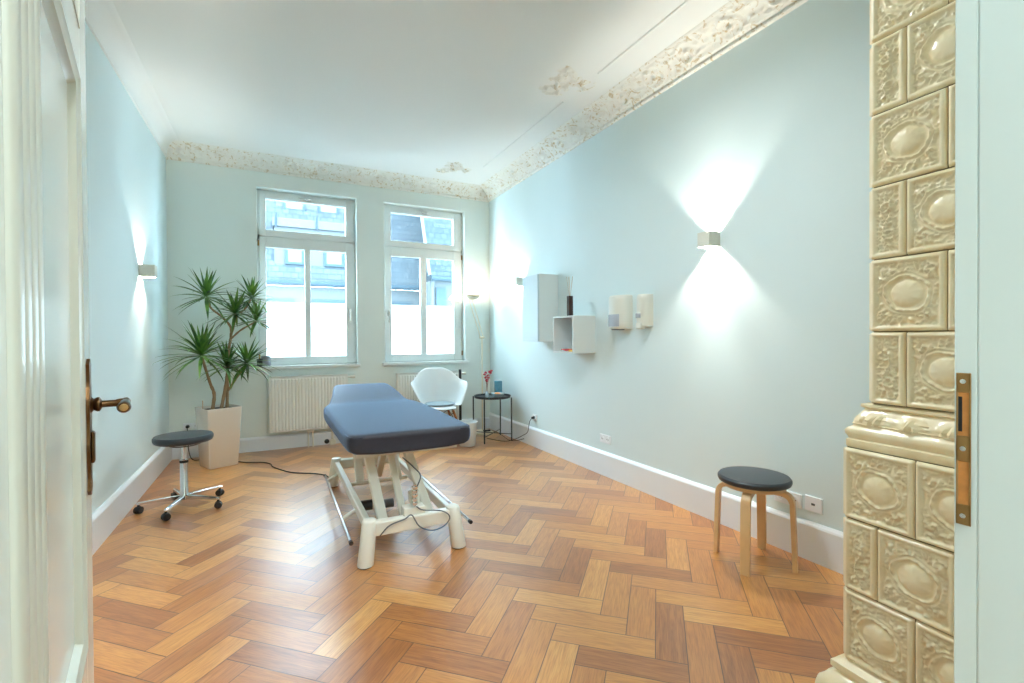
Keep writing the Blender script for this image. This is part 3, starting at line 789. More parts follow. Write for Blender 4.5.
# ------------------------------------------------------------------ swivel stool (left)
st = thing('swivel_stool', 'swivel stool with round dark vinyl seat on chrome five-star castor base', 'stool', (-.575, 4.10, 0))
bm = B(); lathe(bm, [(0, .468), (.165, .468), (.176, .474), (.183, .490), (.183, .505), (.176, .517), (.15, .521), (0, .524)], 48); link('seat', bm, M['vinyl'], st, smooth=True)
bm = B(); tube(bm, catmull([(.10 * math.cos(a * PI / 8) + .01, .13 * math.sin(a * PI / 8), .455) for a in range(-7, 8)], 3), .004, 8)
tube(bm, [(0, 0, .462), (.1, -.02, .455)], .005, 8); link('height_ring', bm, M['black'], st, smooth=True)
bm = B(); lathe(bm, [(0, .06), (.032, .062), (.030, .085), (.025, .092), (.0245, .33), (.027, .332), (.027, .342), (.016, .345), (.016, .44), (.03, .445), (.06, .466), (0, .468)], 28); link('column', bm, M['chrome'], st, smooth=True)
bm = B(); lathe(bm, [(.0255, .318), (.0275, .320), (.0275, .338), (.0185, .342)], 28); link('column_collar', bm, M['black'], st, smooth=True)
for i in range(5):
    a = R(183 + 72 * i); ca, sa = math.cos(a), math.sin(a)
    bm = B()
    mtx = Matrix.Rotation(a, 4, 'Z')
    pts0 = [(.02, .017, .090, .058), (.14, .013, .086, .066), (.262, .011, .078, .062), (.275, .008, .075, .064)]
    rings = []
    for x, hw, zt, zb2 in pts0:
        rings.append([bm.verts.new(mtx @ Vector(p)) for p in ((x, -hw, zb2), (x, -hw, zt - .004), (x, -hw * .6, zt), (x, hw * .6, zt), (x, hw, zt - .004), (x, hw, zb2))])
    for r0, r1_ in zip(rings, rings[1:]):
        for j in range(6): bm.faces.new((r0[j], r0[(j + 1) % 6], r1_[(j + 1) % 6], r1_[j]))
    bm.faces.new(rings[0]); bm.faces.new(rings[-1][::-1]); link('base_arm', bm, M['chrome'], st, smooth=True)
    a2 = a + 1.1 + i * 1.3; cx_, cy_ = .262 * ca, .262 * sa; dx_, dy_ = math.cos(a2), math.sin(a2)
    bm = B()
    for s in (-1, 1): cyl(bm, (cx_ - dy_ * .006 * s, cy_ + dx_ * .006 * s, .025), (cx_ - dy_ * .020 * s, cy_ + dx_ * .020 * s, .025), .025, .023, 22)
    cyl(bm, (cx_ - dy_ * .007, cy_ + dx_ * .007, .032), (cx_ + dy_ * .007, cy_ - dx_ * .007, .032), .022, seg=18); cyl(bm, (cx_, cy_, .04), (cx_, cy_, .066), .008)
    link('castor', bm, M['black'], st, smooth=True)

# ------------------------------------------------------------------ birch stool (right)
bs = thing('round_stool', 'round stool with dark padded seat and four bent birch legs', 'stool', (2.285, 1.693, 0), R(24.6))
bm = B(); lathe(bm, [(0, .424), (.165, .424), (.174, .429), (.178, .438), (.178, .450), (.170, .460), (.14, .4645), (0, .466)], 48); link('seat', bm, M['vinyl'], bs, smooth=True)
bm = B(); lathe(bm, [(0, .402), (.150, .402), (.152, .406), (.152, .425), (0, .425)], 40); link('seat_base', bm, M['birch'], bs, smooth=True)
for i in range(4):
    a = R(90 * i); bm = B(); w = .045; th_ = .021
    path = [(.08, .399), (.135, .399)] + [(.135 + .045 * math.sin(t * PI / 12), .399 - .045 * (1 - math.cos(t * PI / 12))) for t in range(1, 7)] + [(.186, .2), (.192, 0)]
    outer = []
    for j, (x, z) in enumerate(path):
        p_, n_ = path[max(0, j - 1)], path[min(len(path) - 1, j + 1)]; tx, tz = n_[0] - p_[0], n_[1] - p_[1]; l_ = math.hypot(tx, tz); nx, nz_ = -tz / l_, tx / l_
        outer.append(((x + nx * th_ / 2, z + nz_ * th_ / 2), (x - nx * th_ / 2, z - nz_ * th_ / 2)))
    poly = [o_[0] for o_ in outer] + [o_[1] for o_ in reversed(outer)]
    dz0 = -.0105
    prism(bm, [(x, -w / 2, max(0.0, z + dz0)) for x, z in poly], (0, w, 0))
    bmesh.ops.bevel(bm, geom=[e for e in bm.edges if abs(e.verts[0].co.y - e.verts[1].co.y) < 1e-6], offset=.0025, segments=1, affect='EDGES')
    bmesh.ops.rotate(bm, cent=(0, 0, 0), matrix=Matrix.Rotation(a, 3, 'Z'), verts=bm.verts)
    link('leg', bm, M['birch'], bs, smooth=True)

# ------------------------------------------------------------------ potted plant
pp = thing('potted_plant', 'tall dracaena with spiky green leaf heads in a square white tapered pot', 'plant', (-.466, 5.31, 0), R(25.8))
bm = B()
def sq(hx, hy, z, r=.012):
    out = []
    for cx_, cy_, a0 in ((hx - r, hy - r, 0), (-hx + r, hy - r, 90), (-hx + r, -hy + r, 180), (hx - r, -hy + r, 270)):
        for i in range(4):
            a = R(a0 + 30 * i); out.append(bm.verts.new((cx_ + r * math.cos(a), cy_ + r * math.sin(a), z)))
    return out
rings = [sq(.120, .115, 0), sq(.125, .120, .006), sq(.150, .150, .545), sq(.152, .152, .552), sq(.150, .150, .556), sq(.142, .142, .556), sq(.140, .140, .50), sq(.135, .135, .36)]
for a, b_ in zip(rings, rings[1:]):
    for i in range(len(a)): bm.faces.new((a[i], a[(i + 1) % len(a)], b_[(i + 1) % len(a)], b_[i]))
bm.faces.new(rings[0][::-1]); bm.faces.new(rings[-1]); link('pot', bm, M['pot'], pp, smooth=True)
bm = B(); grid(bm, 14, 14, lambda u, v: ((u - .5) * .278, (v - .5) * .278, .532 + .008 * noise.noise((u * 9, v * 9, 1)))); link('soil', bm, M['soil'], pp, smooth='all')
inv = (Matrix.Translation(pp.location) @ Matrix.Rotation(R(25.8), 4, 'Z')).inverted()
L_ = lambda p: inv @ Vector(p)
stems = [([(-.513, 5.27, .52), (-.494, 5.25, .678), (-.522, 5.21, .794), (-.576, 5.15, 1.035)], .016, .011),
         ([(-.447, 5.32, .52), (-.411, 5.30, .713), (-.385, 5.29, .90), (-.373, 5.28, 1.095), (-.355, 5.28, 1.228), (-.362, 5.28, 1.324), (-.436, 5.29, 1.418), (-.517, 5.30, 1.493), (-.556, 5.30, 1.59)], .015, .008),
         ([(-.358, 5.28, 1.215), (-.327, 5.25, 1.333), (-.316, 5.22, 1.43)], .009, .007),
         ([(-.330, 5.25, 1.33), (-.300, 5.27, 1.43), (-.237, 5.32, 1.491), (-.185, 5.38, 1.588)], .009, .007),
         ([(-.358, 5.28, 1.20), (-.269, 5.24, 1.285), (-.141, 5.20, 1.365)], .009, .007),
         ([(-.400, 5.36, .52), (-.393, 5.34, .728), (-.391, 5.28, .92)], .015, .010),
         ([(-.389, 5.34, .70), (-.303, 5.32, .841), (-.225, 5.30, .95)], .010, .008)]
for P_l, ra, rb in stems:
    q = catmull([L_(p) for p in P_l], 6); n = len(q); bm = B()
    tube(bm, q, [ra + (rb - ra) * i / (n - 1) + .0012 * math.sin(i * 2.1) for i in range(n)], 10); link('stem', bm, M['bark'], pp, smooth='all')
def leafhead(c, Lm, n, up_bias, seed):
    rnd = random.Random(seed); bm = B(); c = Vector(c)
    for i in range(n):
        az = i * 2.39996 + rnd.uniform(-.2, .2); f_ = (i + .5) / n
        el = R(82 - 112 * f_ ** .85 + up_bias + rnd.uniform(-8, 8)); L = Lm * rnd.uniform(.72, 1.05) * (.78 + .3 * f_ if f_ < .7 else 1.0)
        dirh = Vector((math.cos(az), math.sin(az), 0)); w = .0155 * rnd.uniform(.85, 1.1); droop = rnd.uniform(.12, .42) * (1.1 if f_ > .3 else .35)
        side = Vector((-math.sin(az), math.cos(az), 0)); seg = 7; pl = []
        base = c + Vector((0, 0, .035 * (.5 - f_))) + dirh * .006; p = base.copy(); e_ = el
        for k_ in range(seg + 1):
            t = k_ / seg; ww = w * (.55 + 1.6 * t) if t < .28 else w * (1 - ((t - .28) / .72) ** 1.7)
            nrm = (dirh * -math.sin(e_) + Vector((0, 0, math.cos(e_))))
            pl.append((p - side * ww + nrm * ww * .35, p.copy(), p + side * ww + nrm * ww * .35, nrm))
            p = p + (dirh * math.cos(e_) + Vector((0, 0, math.sin(e_)))) * (L / seg); e_ -= droop / seg * 2.2 * (.4 + t)
        V = [[bm.verts.new(L_(Vector((max(q_.x, -.915), min(q_.y, YB - .01), q_.z)))) for q_ in row[:3]] for row in pl]
        for a, b_ in zip(V, V[1:]):
            bm.faces.new((a[0], a[1], b_[1], b_[0])); bm.faces.new((a[1], a[2], b_[2], b_[1]))
    return link('leaf_cluster', bm, M['leaf'], pp, smooth='all')
leafhead((-.556, 5.30, 1.600), .36, 40, 0, 1); leafhead((-.182, 5.38, 1.600), .31, 34, 4, 2); leafhead((-.316, 5.22, 1.440), .33, 40, -4, 3)
leafhead((-.139, 5.20, 1.375), .29, 30, 0, 4); leafhead((-.580, 5.15, 1.055), .43, 60, 4, 5); leafhead((-.391, 5.28, .940), .32, 40, 6, 6); leafhead((-.225, 5.30, .965), .33, 44, -2, 7)
bm = B(); cyl(bm, L_((-.585, 5.24, .52)), L_((-.585, 5.24, .63)), .004); link('watering_gauge', bm, M['reed'], pp)

# ------------------------------------------------------------------ white armchair
ac = thing('armchair', 'white moulded shell armchair with wooden dowel legs in the back corner', 'chair', (1.715, 5.29, 0), R(-4))
# local: front is -y ; shell as a grid: s across (-1..1), t front seat -> back top
bm = B(); nu, nv = 40, 30
def shell(u, v):
    s = u * 2 - 1; a = s * PI / 2 * 1.02
    # v: 0 = centre of seat, 1 = upper rim ; theta goes round: a=0 back, +-90 sides/arms
    th_ = s * R(128)                                  # angle round from the back
    bx_, by_ = math.sin(th_), math.cos(th_)
    back = math.exp(-(th_ / R(33)) ** 2)
    ad = abs(math.degrees(th_)); tab = [(0, .845), (18, .842), (32, .815), (48, .745), (62, .700), (78, .690), (92, .680), (104, .630), (112, .52), (120, .445), (130, .425)]
    for (a0, z0_), (a1, z1_) in zip(tab, tab[1:]):
        if a0 <= ad <= a1: tt = (ad - a0) / (a1 - a0); tt = tt * tt * (3 - 2 * tt); rz_ = z0_ + (z1_ - z0_) * tt; break
    rx_ = .235 + .075 * min(1, (rz_ - .42) / .2); ry_ = .235 + .03 * back
    t = v
    # radial profile from centre to rim
    rr_ = min(1, t / .55) ** .9 if t < .55 else 1
    zz_ = .405 + .018 * rr_ ** 2 if t < .55 else .405 + .018 + (rz_ - .423) * ((t - .55) / .45) ** 1.15
    fl = 0 if t < .55 else (t - .55) / .45
    seat_rx, seat_ry = .205, .20
    X_ = bx_ * (seat_rx * rr_ + (rx_ - seat_rx) * fl ** .8); Y_ = by_ * (seat_ry * rr_ + (ry_ - seat_ry) * fl ** .8)
    if t > .9: # rolled lip outward
        k_ = (t - .9) / .1; X_ += bx_ * .022 * k_ * k_; Y_ += by_ * .016 * k_ * k_; zz_ -= .004 * k_ * k_
    return (X_, Y_, zz_)
grid(bm, nu, nv, shell)
bmesh.ops.remove_doubles(bm, verts=bm.verts, dist=.0008)
# front lip closing the seat between the arms
def lip(u, v):
    th_ = R(128 + 104 * u); bx_, by_ = math.sin(th_), math.cos(th_); rr_ = v
    return (bx_ * .207 * rr_, by_ * (.20 + .02 * v) * rr_, .405 + .018 * rr_ ** 2 - .03 * max(0, rr_ - .85) / .15)
grid(bm, 16, 12, lip); bmesh.ops.remove_doubles(bm, verts=bm.verts, dist=.002)
o = link('shell', bm, M['chairwhite'], ac, smooth='all'); so = o.modifiers.new('s', 'SOLIDIFY'); so.thickness = .008; so.offset = 1
sb_ = o.modifiers.new('u', 'SUBSURF'); sb_.levels = sb_.render_levels = 1
for sx_ in (-1, 1):
    for sy_ in (-1, 1):
        bm = B(); cyl(bm, (sx_ * .245, sy_ * .225, 0), (sx_ * .125, sy_ * .115, .375), .009, .014, 14); link('leg', bm, M['chairwood'], ac, smooth=True)
bm = B()
for a, b_ in (((-.155, -.14, .27), (.155, -.14, .27)), ((-.155, .14, .27), (.155, .14, .27)), ((-.21, -.19, .12), (-.14, .12, .34)), ((.21, -.19, .12), (.14, .12, .34)), ((-.2, -.18, .14), (.14, -.12, .35)), ((.2, -.18, .14), (-.14, -.12, .35)), ((-.2, .18, .14), (.14, .12, .35)), ((.2, .18, .14), (-.14, .12, .35))):
    cyl(bm, a, b_, .0035, seg=8)
box(bm, -.13, .13, -.12, .12, .378, .388, .003); link('wire_brace', bm, M['blackmetal'], ac)
pd = thing('seat_pad', 'round grey felt pad lying on the white armchair seat', 'cushion', (1.715, 5.29, .432), R(-4))
bm = B(); lathe(bm, [(0, 0), (.165, .0), (.175, .006), (.172, .016), (.0, .022)], 36); link('pad', bm, M['pad'], pd, smooth=True)
# black folded strip leaning behind the chair
bm = B(); box(bm, 2.072, 2.100, 5.600, 5.625, 0, .805, .004); tag(link('black_post', bm, M['black'], smooth=False), 'narrow black upright post standing between radiator and white armchair', 'post')

# ------------------------------------------------------------------ side table and what stands on it
stt = thing('side_table', 'round black metal tray table with four thin legs in the back corner', 'table', (2.305, 5.12, 0))
cxs, cys = 2.305, 5.12
bm = B(); lathe(bm, [(0, .492), (.205, .492), (.212, .496), (.218, .520), (.214, .521), (.207, .500), (0, .5000)], 48); link('tray', bm, M['blackmetal'], stt, smooth=True)
feet = [(-.186, -.188), (.174, -.150), (.188, .185), (-.166, .190)]
for x, y in feet:
    bm = B(); box(bm, x - .0065, x + .0065, y - .0065, y + .0065, 0, .500, .0015); link('leg', bm, M['blackmetal'], stt)
for a, b_ in ((0, 2), (1, 3)):
    p, q = Vector((*feet[a], .075)), Vector((*feet[b_], .075)); bm = B(); cyl(bm, p, q, .005, seg=8); link('cross_brace', bm, M['blackmetal'], stt)
vs = thing('bud_vase', 'small clear vase of crimson dried flowers on the black side table', 'vase', (2.235, 5.12, .5000))
bm = B(); lathe(bm, [(0, .0), (.020, 0), (.024, .01), (.022, .04), (.012, .062), (.012, .075), (.0105, .075), (.0105, .06), (.02, .038), (.02, .006), (0, .004)], 24); link('glass', bm, M['silver'], vs, smooth=True)
rnd = random.Random(3)
fl = [(-.03, .0, .27), (-.012, .01, .29), (.012, .0, .255), (.03, -.01, .30), (.045, 0, .285), (.06, .005, .305), (-.02, -.005, .235), (.0, .005, .21), (.02, 0, .225), (-.005, .0, .19)]
bm = B()
for x, y, z in fl: tube(bm, catmull([(0, 0, .05), (x * .2, y, z * .55), (x, y, z)], 4), .0016, 6)
link('stems', bm, M['stem'], vs)
for x, y, z in fl:
    bm = B()
    for k_ in range(6):
        a = k_ * 1.05; sphere(bm, (x + .009 * math.cos(a), y + .009 * math.sin(a), z + rnd.uniform(-.007, .007)), .0095, 8, (1, 1, .8))
    link('blossom', bm, M['petal'], vs, smooth='all')
bw_ = thing('small_bowl', 'pale bowl holding an orange piece, on the black side table', 'bowl', (2.33, 5.02, .5000))
bm = B(); lathe(bm, [(0, 0), (.03, 0), (.05, .012), (.078, .045), (.082, .055), (.078, .054), (.046, .018), (0, .008)], 32); link('bowl', bm, M['silver'], bw_, smooth=True)
fr = thing('orange_slice', 'orange dried fruit piece lying in the pale bowl', 'fruit', (2.318, 5.01, .515))
bm = B(); sphere(bm, (0, 0, .026), .042, 16, (1, .8, .6)); link('piece', bm, M['orange'], fr, smooth='all')
bm = B(); box(bm, 2.375, 2.455, 5.165, 5.225, .5000, .680, .006); gob = link('candle_holder', bm, M['tealglass']); tag(gob, 'blue-green square glass candle holder on the black side table', 'candle holder')
bm = B(); box(bm, -.055, .055, -.035, .035, 0, .010, .002, mtx=Matrix.Translation((2.215, 4.995, .5000)) @ Matrix.Rotation(.5, 4, 'Z')); tag(link('small_booklet', bm, M['tealglass']), 'flat teal card box lying on the front of black side table', 'box')

# bin
bn = thing('waste_bin', 'small white plastic waste bin beside the black side table', 'bin', (1.925, 4.955, 0)); bn.scale = (.94, .94, .90)
bm = B(); lathe(bm, [(0, .003), (.088, .003), (.092, .01), (.115, .285), (.121, .288), (.121, .296), (.112, .296), (.086, .012), (0, .012)], 40); link('bin_body', bm, M['bin'], bn, smooth=True)
bm = B(); lathe(bm, [(.112, .280), (.1225, .282), (.1235, .298), (.118, .301), (.111, .298)], 40); link('rim', bm, M['bin'], bn, smooth=True)

# ------------------------------------------------------------------ floor lamp
fl_ = thing('floor_lamp', 'cream uplighter floor lamp with jointed double-rod arm in corner', 'lamp', (2.345, 5.52, 0))
bm = B(); lathe(bm, [(0, 0), (.135, 0), (.138, .006), (.135, .024), (.11, .030), (.0, .034)], 40); link('base', bm, M['creammetal'], fl_, smooth=True)
bm = B(); cyl(bm, (0, 0, .03), (0, 0, 1.20), .0085, seg=14); link('pole', bm, M['creammetal'], fl_, smooth=True)
bm = B(); cyl(bm, (-.03, 0, 1.20), (.03, 0, 1.20), .013, seg=12); link('joint', bm, M['creammetal'], fl_, smooth=True)
for dx_ in (-.022, .022):
    bm = B(); cyl(bm, (dx_, 0, 1.20), (dx_ - .150, .0, 1.672), .0055, seg=10); link('arm_rod', bm, M['creammetal'], fl_, smooth=True)
hx_, hy_ = -.125, .0
bm = B(); lathe(bm, [(0, 1.668), (.03, 1.668), (.045, 1.676), (.086, 1.700), (.090, 1.722), (.086, 1.722), (.080, 1.704), (.04, 1.684), (0, 1.680)], 36, (hx_, hy_, 0)); link('lamp_head', bm, M['creammetal'], fl_, smooth=True)
bm = B(); lathe(bm, [(0, 1.694), (.055, 1.695), (.060, 1.699), (0, 1.703)], 24, (hx_, hy_, 0)); link('bulb', bm, M['glowwarm'], fl_, smooth=True)
bm = B(); tube(bm, catmull([(.10, -.05, .034), (.16, -.10, .008), (.14, -.30, .006), (.10, -.55, .006), (.15, -.62, .008), (.19, -.75, .05)], 6), .0035, 8); link('lamp_flex', bm, M['cable'], fl_, smooth=True)
bm = B(); box(bm, -.02, .07, -.10, -.06, .034, .052, .006); link('foot_dimmer', bm, M['black'], fl_)

# ------------------------------------------------------------------ wall lamps
LAMP = []
def wall_lamp(y, z, side, label, sz=.094):
    xw = XR if side > 0 else XL; n = -1 if side > 0 else 1
    t = thing('wall_lamp', label, 'wall lamp', (xw, y, z), 0, 'cube wall lamps on the side walls'); h, d, th_ = sz / 2, .102, .005
    bm = B()
    box(bm, n * (d - th_), n * d, -h, h, -h, h, .0008, 1)
    for s in (-1, 1): box(bm, n * .002, n * (d - th_ * .5), s * h, s * (h - th_), -h, h, .0008, 1)
    link('shade', bm, M['lamp'], t)
    bm = B(); box(bm, n * .0, n * .006, -h + th_, h - th_, -h + .008, h - .008, .001, 1); link('mounting_plate', bm, M['lamp'], t)
    bm = B(); cyl(bm, (n * .006, 0, 0), (n * .045, 0, 0), .012, seg=14); link('bulb_holder', bm, M['lamp'], t, smooth=True)
    LAMP.append((xw + n * .072, y, z))
    return t
wall_lamp(2.186, 1.820, 1, 'white cube up-and-down wall lamp on right wall, above the stool side')
wall_lamp(4.842, 1.830, 1, 'white cube wall lamp on right wall behind the tall wall cabinet')
wall_lamp(4.690, 1.742, -1, 'white cube wall lamp on left wall above the swivel stool')
wall_lamp(2.186, 1.800, -1, 'white cube wall lamp on left wall, hidden behind the open door')

# ------------------------------------------------------------------ cabinets on the right wall
c1 = thing('wall_cabinet', 'tall pale wall cabinet with a plain front on the right wall', 'cabinet', (XR, 4.243, 1.155))
bm = B(); w2, hh_, dd_ = .1575, .672, .238
box(bm, -dd_ + .019, -.001, -w2, -w2 + .018, 0, hh_, .0012, 1); box(bm, -dd_ + .019, -.001, w2 - .018, w2, 0, hh_, .0012, 1); box(bm, -dd_ + .019, -.001, -w2 + .0182, w2 - .0182, .0005, .018); box(bm, -dd_ + .019, -.001, -w2 + .0182, w2 - .0182, hh_ - .018, hh_ - .0005); box(bm, -.012, -.004, -w2 + .0182, w2 - .0182, .0182, hh_ - .0182)
link('body', bm, M['cab'], c1)
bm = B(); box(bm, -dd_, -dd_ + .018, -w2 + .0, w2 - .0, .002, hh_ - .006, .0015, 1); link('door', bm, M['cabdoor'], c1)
c2 = thing('cube_shelf', 'open cube wall shelf mounted right of the tall wall cabinet', 'shelf', (XR, 3.634, 1.055))
bm = B(); w2, hh_ = .167, .333
box(bm, -.238, -.001, -w2, -w2 + .014, 0, hh_, .0012, 1); box(bm, -.238, -.001, w2 - .014, w2, 0, hh_, .0012, 1); box(bm, -.2375, -.001, -w2 + .0142, w2 - .0142, .0005, .014); box(bm, -.2375, -.001, -w2 + .0142, w2 - .0142, hh_ - .014, hh_ - .0005)
link('carcass', bm, M['cab'], c2)
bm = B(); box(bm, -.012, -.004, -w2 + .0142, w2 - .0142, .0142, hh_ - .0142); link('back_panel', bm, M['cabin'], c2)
rb_ = thing('red_booklet', 'red folded leaflet lying in the open cube shelf', 'leaflet', (2.42, 3.62, 1.0705))
bm = B()
def wave(u, v): return ((v - .5) * .12, (u - .5) * .17, .004 + .010 * math.sin(u * PI * 1.5 + .5) ** 2)
grid(bm, 12, 4, wave); r_ = bmesh.ops.extrude_face_region(bm, geom=list(bm.faces)); bmesh.ops.translate(bm, vec=(0, 0, .008), verts=[v for v in r_['geom'] if isinstance(v, bmesh.types.BMVert)]); link('pages', bm, M['red'], rb_)
yb_ = thing('yellow_booklet', 'small yellow card box beside the red leaflet in cube shelf', 'leaflet', (2.39, 3.52, 1.0705))
bm = B(); box(bm, -.05, .05, -.035, .035, 0, .016, .002); link('card', bm, M['yellow'], yb_)
df_ = thing('reed_diffuser', 'dark brown reed diffuser bottle standing on top of the cube shelf', 'diffuser', (2.425, 3.655, 1.389))
bm = B(); box(bm, -.022, .022, -.020, .020, 0, .185, .003); link('bottle', bm, M['brownglass'], df_)
for k_ in range(5):
    a = k_ * 1.26; bm = B(); cyl(bm, (.004 * math.cos(a), .004 * math.sin(a), .18), (.028 * math.cos(a), .034 * math.sin(a), .36), .0016, seg=6); link('reed', bm, M['reed'], df_)

# dispensers
d1 = thing('towel_dispenser', 'cream paper towel dispenser with grey window, left of the soap dispenser', 'dispenser', (XR, 3.088, 1.262))
bm = B()
def disp(w, h, d, zb, bulge=1.0, seg=14):
    rows = []
    for z, k_ in ((zb, .86), (zb + .012, .97), (zb + .05, 1), (h - .04, 1), (h - .012, .96), (h, .84)):
        row = []
        for i in range(seg + 1):
            a = PI * i / seg; cx_ = -math.sin(a) ** .7 * d * k_; cy_ = math.cos(a) * w / 2 * (k_ * .3 + .7)
            row.append(bm.verts.new((cx_, cy_, z)))
        rows.append(row)
    for a, b_ in zip(rows, rows[1:]):
        for i in range(seg): bm.faces.new((a[i], a[i + 1], b_[i + 1], b_[i]))
        bm.faces.new((a[0], b_[0], b_[-1], a[-1]))
    bm.faces.new(rows[0][::-1]); bm.faces.new(rows[-1])
disp(.222, .272, .115, .0); link('cover', bm, M['creamplastic'], d1, smooth=True)
bm = B()
rows = []
for z in (.02, .03, .112, .118):
    k_ = 1.012 if z in (.03, .112) else 1.0
    rows.append([bm.verts.new((-math.sin(PI * i / 20) ** .7 * .1160 * k_, math.cos(PI * i / 20) * .1125 * k_, z)) for i in range(0, 15)])
for a, b_ in zip(rows, rows[1:]):
    for i in range(len(a) - 1): bm.faces.new((a[i], a[i + 1], b_[i + 1], b_[i]))
link('window', bm, M['greyplastic'], d1, smooth=True)
bm = B(); box(bm, -.085, -.03, -.05, .05, -.008, .004, .002); link('outlet_slot', bm, M['zinc'], d1)
d2 = thing('soap_dispenser', 'narrow cream soap dispenser on right wall, right of the paper towel dispenser', 'dispenser', (XR, 2.800, 1.276))
bm = B(); disp(.110, .245, .100, .0); link('cover', bm, M['creamplastic'], d2, smooth=True)
bm = B(); box(bm, -.1015, -.06, -.022, .030, .065, .100, .004); link('level_window', bm, M['greyplastic'], d2)
bm = B(); box(bm, -.103, -.05, -.028, .028, -.02, .030, .010); link('push_lever', bm, M['creamplastic'], d2)

# sockets
def outlet(y0_, y1_, z0, z1, side, label, n=1, x=None, kind='round'):
    if side == 'r':
        t = thing('wall_socket', label, 'socket', (XR, (y0_ + y1_) / 2, (z0 + z1) / 2), R(-90), 'white wall sockets')
    else:
        t = thing('wall_socket', label, 'socket', ((y0_ + y1_) / 2, YB, (z0 + z1) / 2), 0, 'white wall sockets')
    w, h = abs(y1_ - y0_), z1 - z0
    bm = B(); box(bm, -w / 2, w / 2, -.011, 0, -h / 2, h / 2, .003); link('cover_plate', bm, M['white'], t)
    for i in range(n):
        cx_ = (i - (n - 1) / 2) * w / n
        if kind == 'round':
            bm = B(); bk = mark(bm); lathe(bm, [(.0225, .0108), (.0225, .0140), (.0200, .0140), (.0190, .0114), (0, .0114)], 24); bmesh.ops.transform(bm, matrix=Matrix.Translation((cx_, 0, 0)) @ Matrix.Rotation(R(90), 4, 'X'), verts=bm.verts); link('socket_cup', bm, M['white'], t, smooth=True)
            bm = B()
            for s in (-1, 1): cyl(bm, (cx_ + s * .0095, -.0125, 0), (cx_ + s * .0095, -.011, 0), .0036, seg=10)
            link('contact_hole', bm, M['black'], t)
        else:
            bm = B(); box(bm, cx_ - .010, cx_ + .010, -.0125, -.0105, -.006, .006, .001, 1); link('jack', bm, M['zinc'], t)
    return t
outlet(3.252, 3.398, .280, .352, 'r', 'white double power socket on right wall between side table and birch stool', 2)
outlet(1.612, 1.770, .257, .333, 'r', 'white double socket on right wall, directly behind the birch stool', 2)
outlet(1.502, 1.592, .262, .342, 'r', 'white data socket on right wall, right of the double socket behind stool', 1, kind='jack')
outlet(4.528, 4.612, .285, .352, 'r', 'white single socket on right wall near the black side table', 1)
outlet(-.815, -.665, .285, .352, 'b', 'white double socket on back wall behind the white plant pot', 2)
# plugs with cables
pg = thing('power_plug', 'black plug and thin cable in the socket beside black side table', 'plug', (XR - .012, 4.57, .318), 0, 'black power plugs')
bm = B(); cyl(bm, (.0, 0, 0), (-.032, 0, -.002), .017, .013, 16); link('plug_body', bm, M['black'], pg, smooth=True)
bm = B(); tube(bm, catmull([(-.032, 0, -.004), (-.055, .01, -.05), (-.05, .06, -.16), (-.06, .16, -.22), (-.11, .30, -.29), (-.2, .38, -.311), (-.3, .62, -.313)], 8), .0035, 8); link('plug_cable', bm, M['cable'], pg, smooth=True)
pg = thing('power_plug', 'black plug in the back wall socket beside the plant pot', 'plug', (-.775, YB - .012, .318), 0, 'black power plugs')
bm = B(); cyl(bm, (0, 0, 0), (0, -.035, 0), .018, .013, 16); link('plug_body', bm, M['black'], pg, smooth=True)
bm = B(); tube(bm, catmull([(0, -.035, -.004), (.01, -.06, -.08), (.02, -.10, -.22), (.06, -.16, -.305), (.15, -.17, -.312)], 8), .004, 8); link('plug_cable', bm, M['cable'], pg, smooth=True)
bm = B(); tube(bm, catmull([(-.31, 5.34, .006), (-.22, 5.26, .006), (-.10, 5.20, .006), (-.03, 5.10, .006), (-.01, 4.98, .006), (.05, 4.84, .006), (.13, 4.70, .006), (.22, 4.62, .006), (.32, 4.55, .006), (.41, 4.42, .006), (.44, 4.16, .006)], 8), .0055, 8)
tag(link('power_cable', bm, M['cable'], smooth=True), 'black power cable snaking on floor from plant pot to massage table', 'cable')
# picture-rail like small jar on the sill
jr = thing('sill_jar', 'short grey jar with dark side standing on the left window sill', 'jar', (-.066, YB + .018, .905))
bm = B(); lathe(bm, [(0, 0), (.040, 0), (.047, .006), (.048, .06), (.046, .108), (.042, .108), (.036, .02), (0, .015)], 28); link('jar_body', bm, M['greyjar'], jr, smooth=True)
bm = B(); lathe(bm, [(0, 0), (.036, 0), (.040, .004), (.041, .075), (.038, .078), (.035, .075), (.034, .01), (0, .01)], 28, (-.052, -.0, 0)); link('small_cup', bm, M['black'], jr, smooth=True)

# drum pendant and hall lamp, both unseen and added as fill light
cl = thing('room_fill_lamp', 'unseen round opaque drum lamp added as fill light in the room middle', 'lamp', (.98, 1.98, 2.93))
bm = B(); lathe(bm, [(.19, 0), (.20, .0), (.20, .12), (.0, .125), (.0, .118), (.19, .112), (.19, 0)], 40); link('drum_shade', bm, M['lamp'], cl, smooth=True)
bm = B(); cyl(bm, (0, 0, .12), (0, 0, .19), .03); link('ceiling_rose', bm, M['lamp'], cl, smooth=True)
def area(name, loc, size, energy, col, rot=(0, 0, 0), shape='DISK', portal=False, sy=None):
    l = bpy.data.lights.new(name, 'AREA'); l.energy = energy; l.color = col; l.shape = shape; l.size = size
    if sy: l.size_y = sy
    if portal: l.cycles.is_portal = True
    o = bpy.data.objects.new(name, l); C.objects.link(o); o.location = loc; o.rotation_euler = rot
    return o
def point(name, loc, r, energy, col):
    l = bpy.data.lights.new(name, 'POINT'); l.energy = energy; l.color = col; l.shadow_soft_size = r
    o = bpy.data.objects.new(name, l); C.objects.link(o); o.location = loc; return o
area('room_fill_light', (.98, 1.98, 2.955), .36, 17, (.90, .97, 1.0))  # added ambient fill for the whole room
